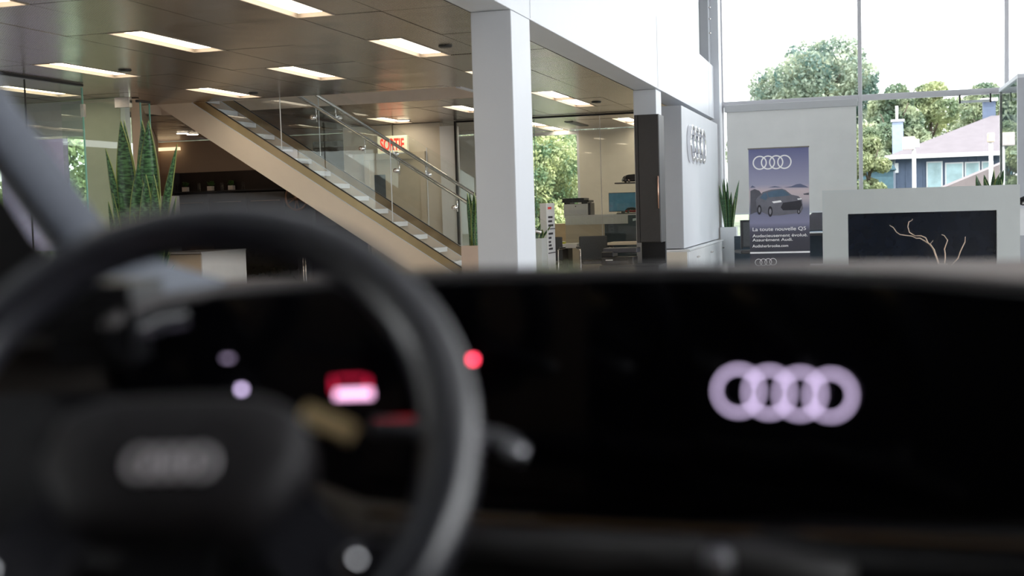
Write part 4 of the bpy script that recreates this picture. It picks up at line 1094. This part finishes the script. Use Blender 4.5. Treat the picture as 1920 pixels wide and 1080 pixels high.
PINK = mat('pink_light', (.5, .2, .3), .5, emit=(.95, .50, .80), es=1.9); REDL = mat('red_light', (.4, .0, .02), .5, emit=(.85, .02, .08), es=.65)
dot(658, 739, 84, 17, PINK, 'symbol_bar'); dot(625, 722, 8, 30, REDL, 'symbol_side'); dot(690, 722, 8, 30, REDL, 'symbol_side'); dot(658, 708, 50, 5, REDL, 'symbol_roof'); dot(738, 785, 80, 7, mat('dim_red', (.2, 0, 0), .5, emit=(.5, .01, .03), es=.35), 'symbol_lane')
dot(427, 672, 16, 5, mat('dim_lilac', (.3, .2, .4), .5, emit=(.5, .4, .6), es=1.2), 'symbol_dash'); dot(453, 730, 10, 10, mat('lilac_dot', (.3, .2, .4), .5, emit=(.75, .6, .95), es=3.5), 'symbol_dot'); dot(887, 674, 11, 11, mat('red_dot', (.5, 0, .02), .5, emit=(1, .05, .10), es=9), 'indicator_dot')

# dashboard: pad behind the display and the lower fascia
dz = 1.216
pad = MB(); ps = []
for px, yn, yc in ((120, 640, 560), (300, 585, 534), (480, 555, 522), (680, 540, 515), (830, 534, 509), (1000, 530, 504), (1250, 526, 497), (1500, 530, 490), (1700, 538, 488), (1920, 556, 487), (2300, 600, 488)):
    a, c = loc(px, yn, 1.22), loc(px, yc, 1.60); e = loc(px, yc-1, 1.72)
    ps.append([(a[0], 1.22, a[2]-.05), (a[0], 1.22, a[2]), tuple(c), (e[0], 1.70, c[2]-.03), (e[0], 1.70, c[2]-.12), (a[0], 1.3, a[2]-.12)])
pad.loft(ps)
dash = pad.build('dashboard', DASHM, car_, smooth=False)
# hood lip over the instruments, light grey
lip = []
for px, y, b, m2 in ((200, 612, 1.02, 0), (235, 585, 1.05, 0), (300, 562, 1.08, 0), (420, 544, 1.12, 0), (560, 530, 1.15, 0), (690, 521, 1.17, 0), (900, 514, 1.18, 0), (1300, 508, 1.15, 0), (1690, 519, 1.04, 0), (1920, 537, .98, 0), (2250, 575, .90, 0)):
    lip.append(loc(px, y, b))
MB().tube(lip, .006, 8).build('hood_lip', mat('lip_grey', (.12, .11, .11), .4, noise=.05), dash)
MB().loft([[tuple(p+Vector((0, .005, -.004))), tuple(p+Vector((0, .16, .0))), tuple(p+Vector((0, .16, -.04))), tuple(p+Vector((0, .005, -.03)))] for p in lip]).build('display_shelf', mat('shelf_grey', (.035, .037, .042), .12, noise=.05), dash, smooth=True)
lo = []
for px, y0, y1, b in ((-400, 640, 760, 1.0), (-60, 655, 745, 1.05), (215, 640, 735, 1.10)):
    a, c = loc(px, y0, b), loc(px, y1, b); lo.append([tuple(a), tuple(c), (c[0], c[1]+.1, c[2]), (a[0], a[1]+.1, a[2])])
MB().loft(lo).build('left_fascia', mat('fascia_brown', (.035, .028, .023), .5, noise=.08), dash, smooth=False)
kn = []
for px, y0, y1, b in ((-500, 750, 1040, 1.0), (-60, 742, 1010, 1.05), (240, 732, 1000, 1.10)):
    a, c = loc(px, y0, b), loc(px, y1, b-.06); kn.append([tuple(a), tuple(c), (c[0], c[1]+.12, c[2]), (a[0], a[1]+.1, a[2])])
MB().loft(kn).build('knee_panel', BLACK, dash, smooth=False)
v_ = loc(170, 610, 1.04)
B(v_[0]-.035, v_[0]+.035, 1.04, 1.14, v_[2]-.035, v_[2]+.035).build('air_vent', BLACK, dash)
for k in range(4): B(v_[0]-.033, v_[0]+.033, 1.036, 1.0395, v_[2]-.028+k*.017, v_[2]-.024+k*.017).build('vent_blade', BLACK, dash)
fasc = []
for px, b in ((-500, .98), (200, 1.06), (700, 1.15), (900, 1.15), (1300, 1.12), (1690, 1.01), (2250, .88)):
    a = loc(px, 990, b); fasc.append([(a[0], b-.03, a[2]+.004), (a[0], b-.05, a[2]-.02), (a[0], b-.10, a[2]-.25), (a[0], b+.3, a[2]-.25), (a[0], b+.3, a[2]+.004)])
MB().loft(fasc).build('lower_fascia', mat('fascia_dark', (.016, .015, .016), .45, noise=.1), dash, smooth=False)
st2 = [loc(px, y, b) for px, y, b in ((690, 962, 1.10), (900, 974, 1.11), (1100, 983, 1.11), (1440, 1000, 1.06), (1700, 1012, .97), (2250, 1040, .84))]
MB().tube(st2, .0035, 8).build('brass_trim', mat('brass_trim', (.16, .10, .05), .35, .8, noise=.05), dash)
sh2 = [loc(px, y, b) for px, y, b in ((860, 1030, .98), (1100, 1045, .97), (1400, 1062, .93), (1600, 1085, .9))]
MB().tube(sh2, [.02, .022, .02, .012], 10).build('console_ledge', mat('ledge_grey', (.055, .052, .052), .5, noise=.08), dash)
k_ = loc(1345, 1046, .9); MB().lathe([(.011, 0), (.012, .012), (.008, .018)], k_[0], k_[1], k_[2]-.012, 16).build('rotary_knob', mat('knob_silver', (.5, .5, .53), .3, .8, noise=.02), dash)
s1 = [loc(700, 800, .93), loc(860, 812, .95), loc(930, 825, .96), loc(962, 842, .965)]
MB().tube(s1, [.007, .007, .009, .011], 10).build('column_stalk', mat('stalk', (.10, .10, .11), .35, noise=.05), car_)
b_ = loc(965, 845, .95); MB().tube([(b_[0]-.008, b_[1], b_[2]+.002), (b_[0]+.008, b_[1], b_[2]-.004)], .008, 10).build('stalk_tip', mat('knob_silver', (.5, .5, .53), .3), car_)
clm = MB().tube([(WB[0], WB[1]+.02, WB[2]-.03), (WB[0], WB[1]+.30, WB[2]-.14)], .05, 16).build('steering_column', BLACK, car_)
# A pillar: from the dash corner up and back over the driver's door
pa = [(420, 640, 1.62), (240, 545, 1.50), (118, 385, 1.36), (20, 250, 1.22), (-70, 120, 1.08), (-240, -110, .90), (-430, -370, .75)]
secs = []
for (px, py, b) in pa:
    c = loc(px, py, b); w_ = .026*b/1.2+.002; d_ = .05
    nrm = Vector((.62, 0, .78)); tng = Vector((-.78, 0, .62)).cross(Vector((0, 1, 0)))
    e1 = Vector((.60, 0, .80)); e2 = Vector((-.45, .85, -.2)).normalized()
    secs.append([tuple(c+e1*w_*.8), tuple(c+e1*w_+e2*.02), tuple(c+e2*d_+e1*w_*.8), tuple(c+e2*d_-e1*w_), tuple(c-e1*w_), tuple(c-e1*w_*.6-e2*.008)])
MB().loft(secs).build('a_pillar', GREYT, car_)
sq = [loc(x_, y_, 1.16) for x_, y_ in ((-420, -250), (-330, -250), (-90, 215), (60, 450), (120, 500), (190, 570), (185, 650), (-420, 660))]
m_ = MB(); n = len(sq); m_.v = [tuple(p) for p in sq]+[tuple(p+Vector((-.02, .05, 0))) for p in sq]; m_.f = [tuple(range(n))[::-1], tuple(range(n, 2*n))]+[(i, (i+1) % n, n+(i+1) % n, n+i) for i in range(n)]
m_.build('door_window_frame', BLACK, car_)
tr = [loc(190, 560, 1.22), loc(180, 490, 1.24), loc(240, 470, 1.36), loc(420, 525, 1.56), loc(470, 556, 1.58), loc(330, 566, 1.30)]
m_ = MB(); n = len(tr); m_.v = [tuple(p) for p in tr]+[tuple(p+Vector((-.01, .05, -.03))) for p in tr]; m_.f = [tuple(range(n))[::-1], tuple(range(n, 2*n))]+[(i, (i+1) % n, n+(i+1) % n, n+i) for i in range(n)]
m_.build('pillar_trim', mat('trim_bluegrey', (.17, .19, .23), .6, noise=.05), car_)
# shell: door, roof, seats, floor (mostly out of frame; they shade the cabin)
dp = MB(); dp.box(-.86, -.76, -1.2, 1.15, .35, 1.12); dp.build('door_panel', BLACK, car_, bevel=.02)
B(-.84, -.80, .25, .60, 1.12, 1.58).build('b_pillar', BLACK, car_) if False else None
B(1.18, 1.28, -1.2, 1.05, .35, 1.10).build('passenger_door', BLACK, car_, bevel=.02)
m_ = MB(); m_.loft([[(-.78, -1.3, 1.52), (-.78, -1.3, 1.60), (1.2, -1.3, 1.60), (1.2, -1.3, 1.52)], [(-.74, .2, 1.58), (-.74, .2, 1.66), (1.16, .2, 1.66), (1.16, .2, 1.58)], [(-.68, .55, 1.54), (-.68, .55, 1.59), (1.1, .55, 1.59), (1.1, .55, 1.54)]])
m_.build('roof', mat('headliner', (.022, .019, .018), .9, noise=.03), car_)
B(-.86, 1.28, -1.4, 1.3, .25, .35).build('cabin_floor', BLACK, car_); B(-.78, 1.2, -1.45, -1.3, .35, 1.52).build('rear_light_block', BLACK, car_)  # back closed up to the roof to shut out light from behind
B(-.84, -.78, -1.3, -.15, 1.12, 1.55).build('side_light_block', BLACK, car_)  # solid panels added on both rear sides, also to block light
B(1.20, 1.26, -1.3, -.1, 1.10, 1.58).build('side_light_block', BLACK, car_)
for a in (-.23, .60):
    s_ = B(a-.24, a+.24, -.62, -.42, .5, 1.15).build('seat_back', mat('seat_brown', (.26, .18, .13), .6, noise=.1), car_, bevel=.05); B(a-.13, a+.13, -.60, -.48, 1.18, 1.38).build('headrest', mat('seat_brown', (.10, .07, .055), .6), s_, bevel=.04)
    B(a-.25, a+.25, -.45, .1, .42, .58).build('seat_cushion', MATS['seat_brown'], car_, bevel=.05)
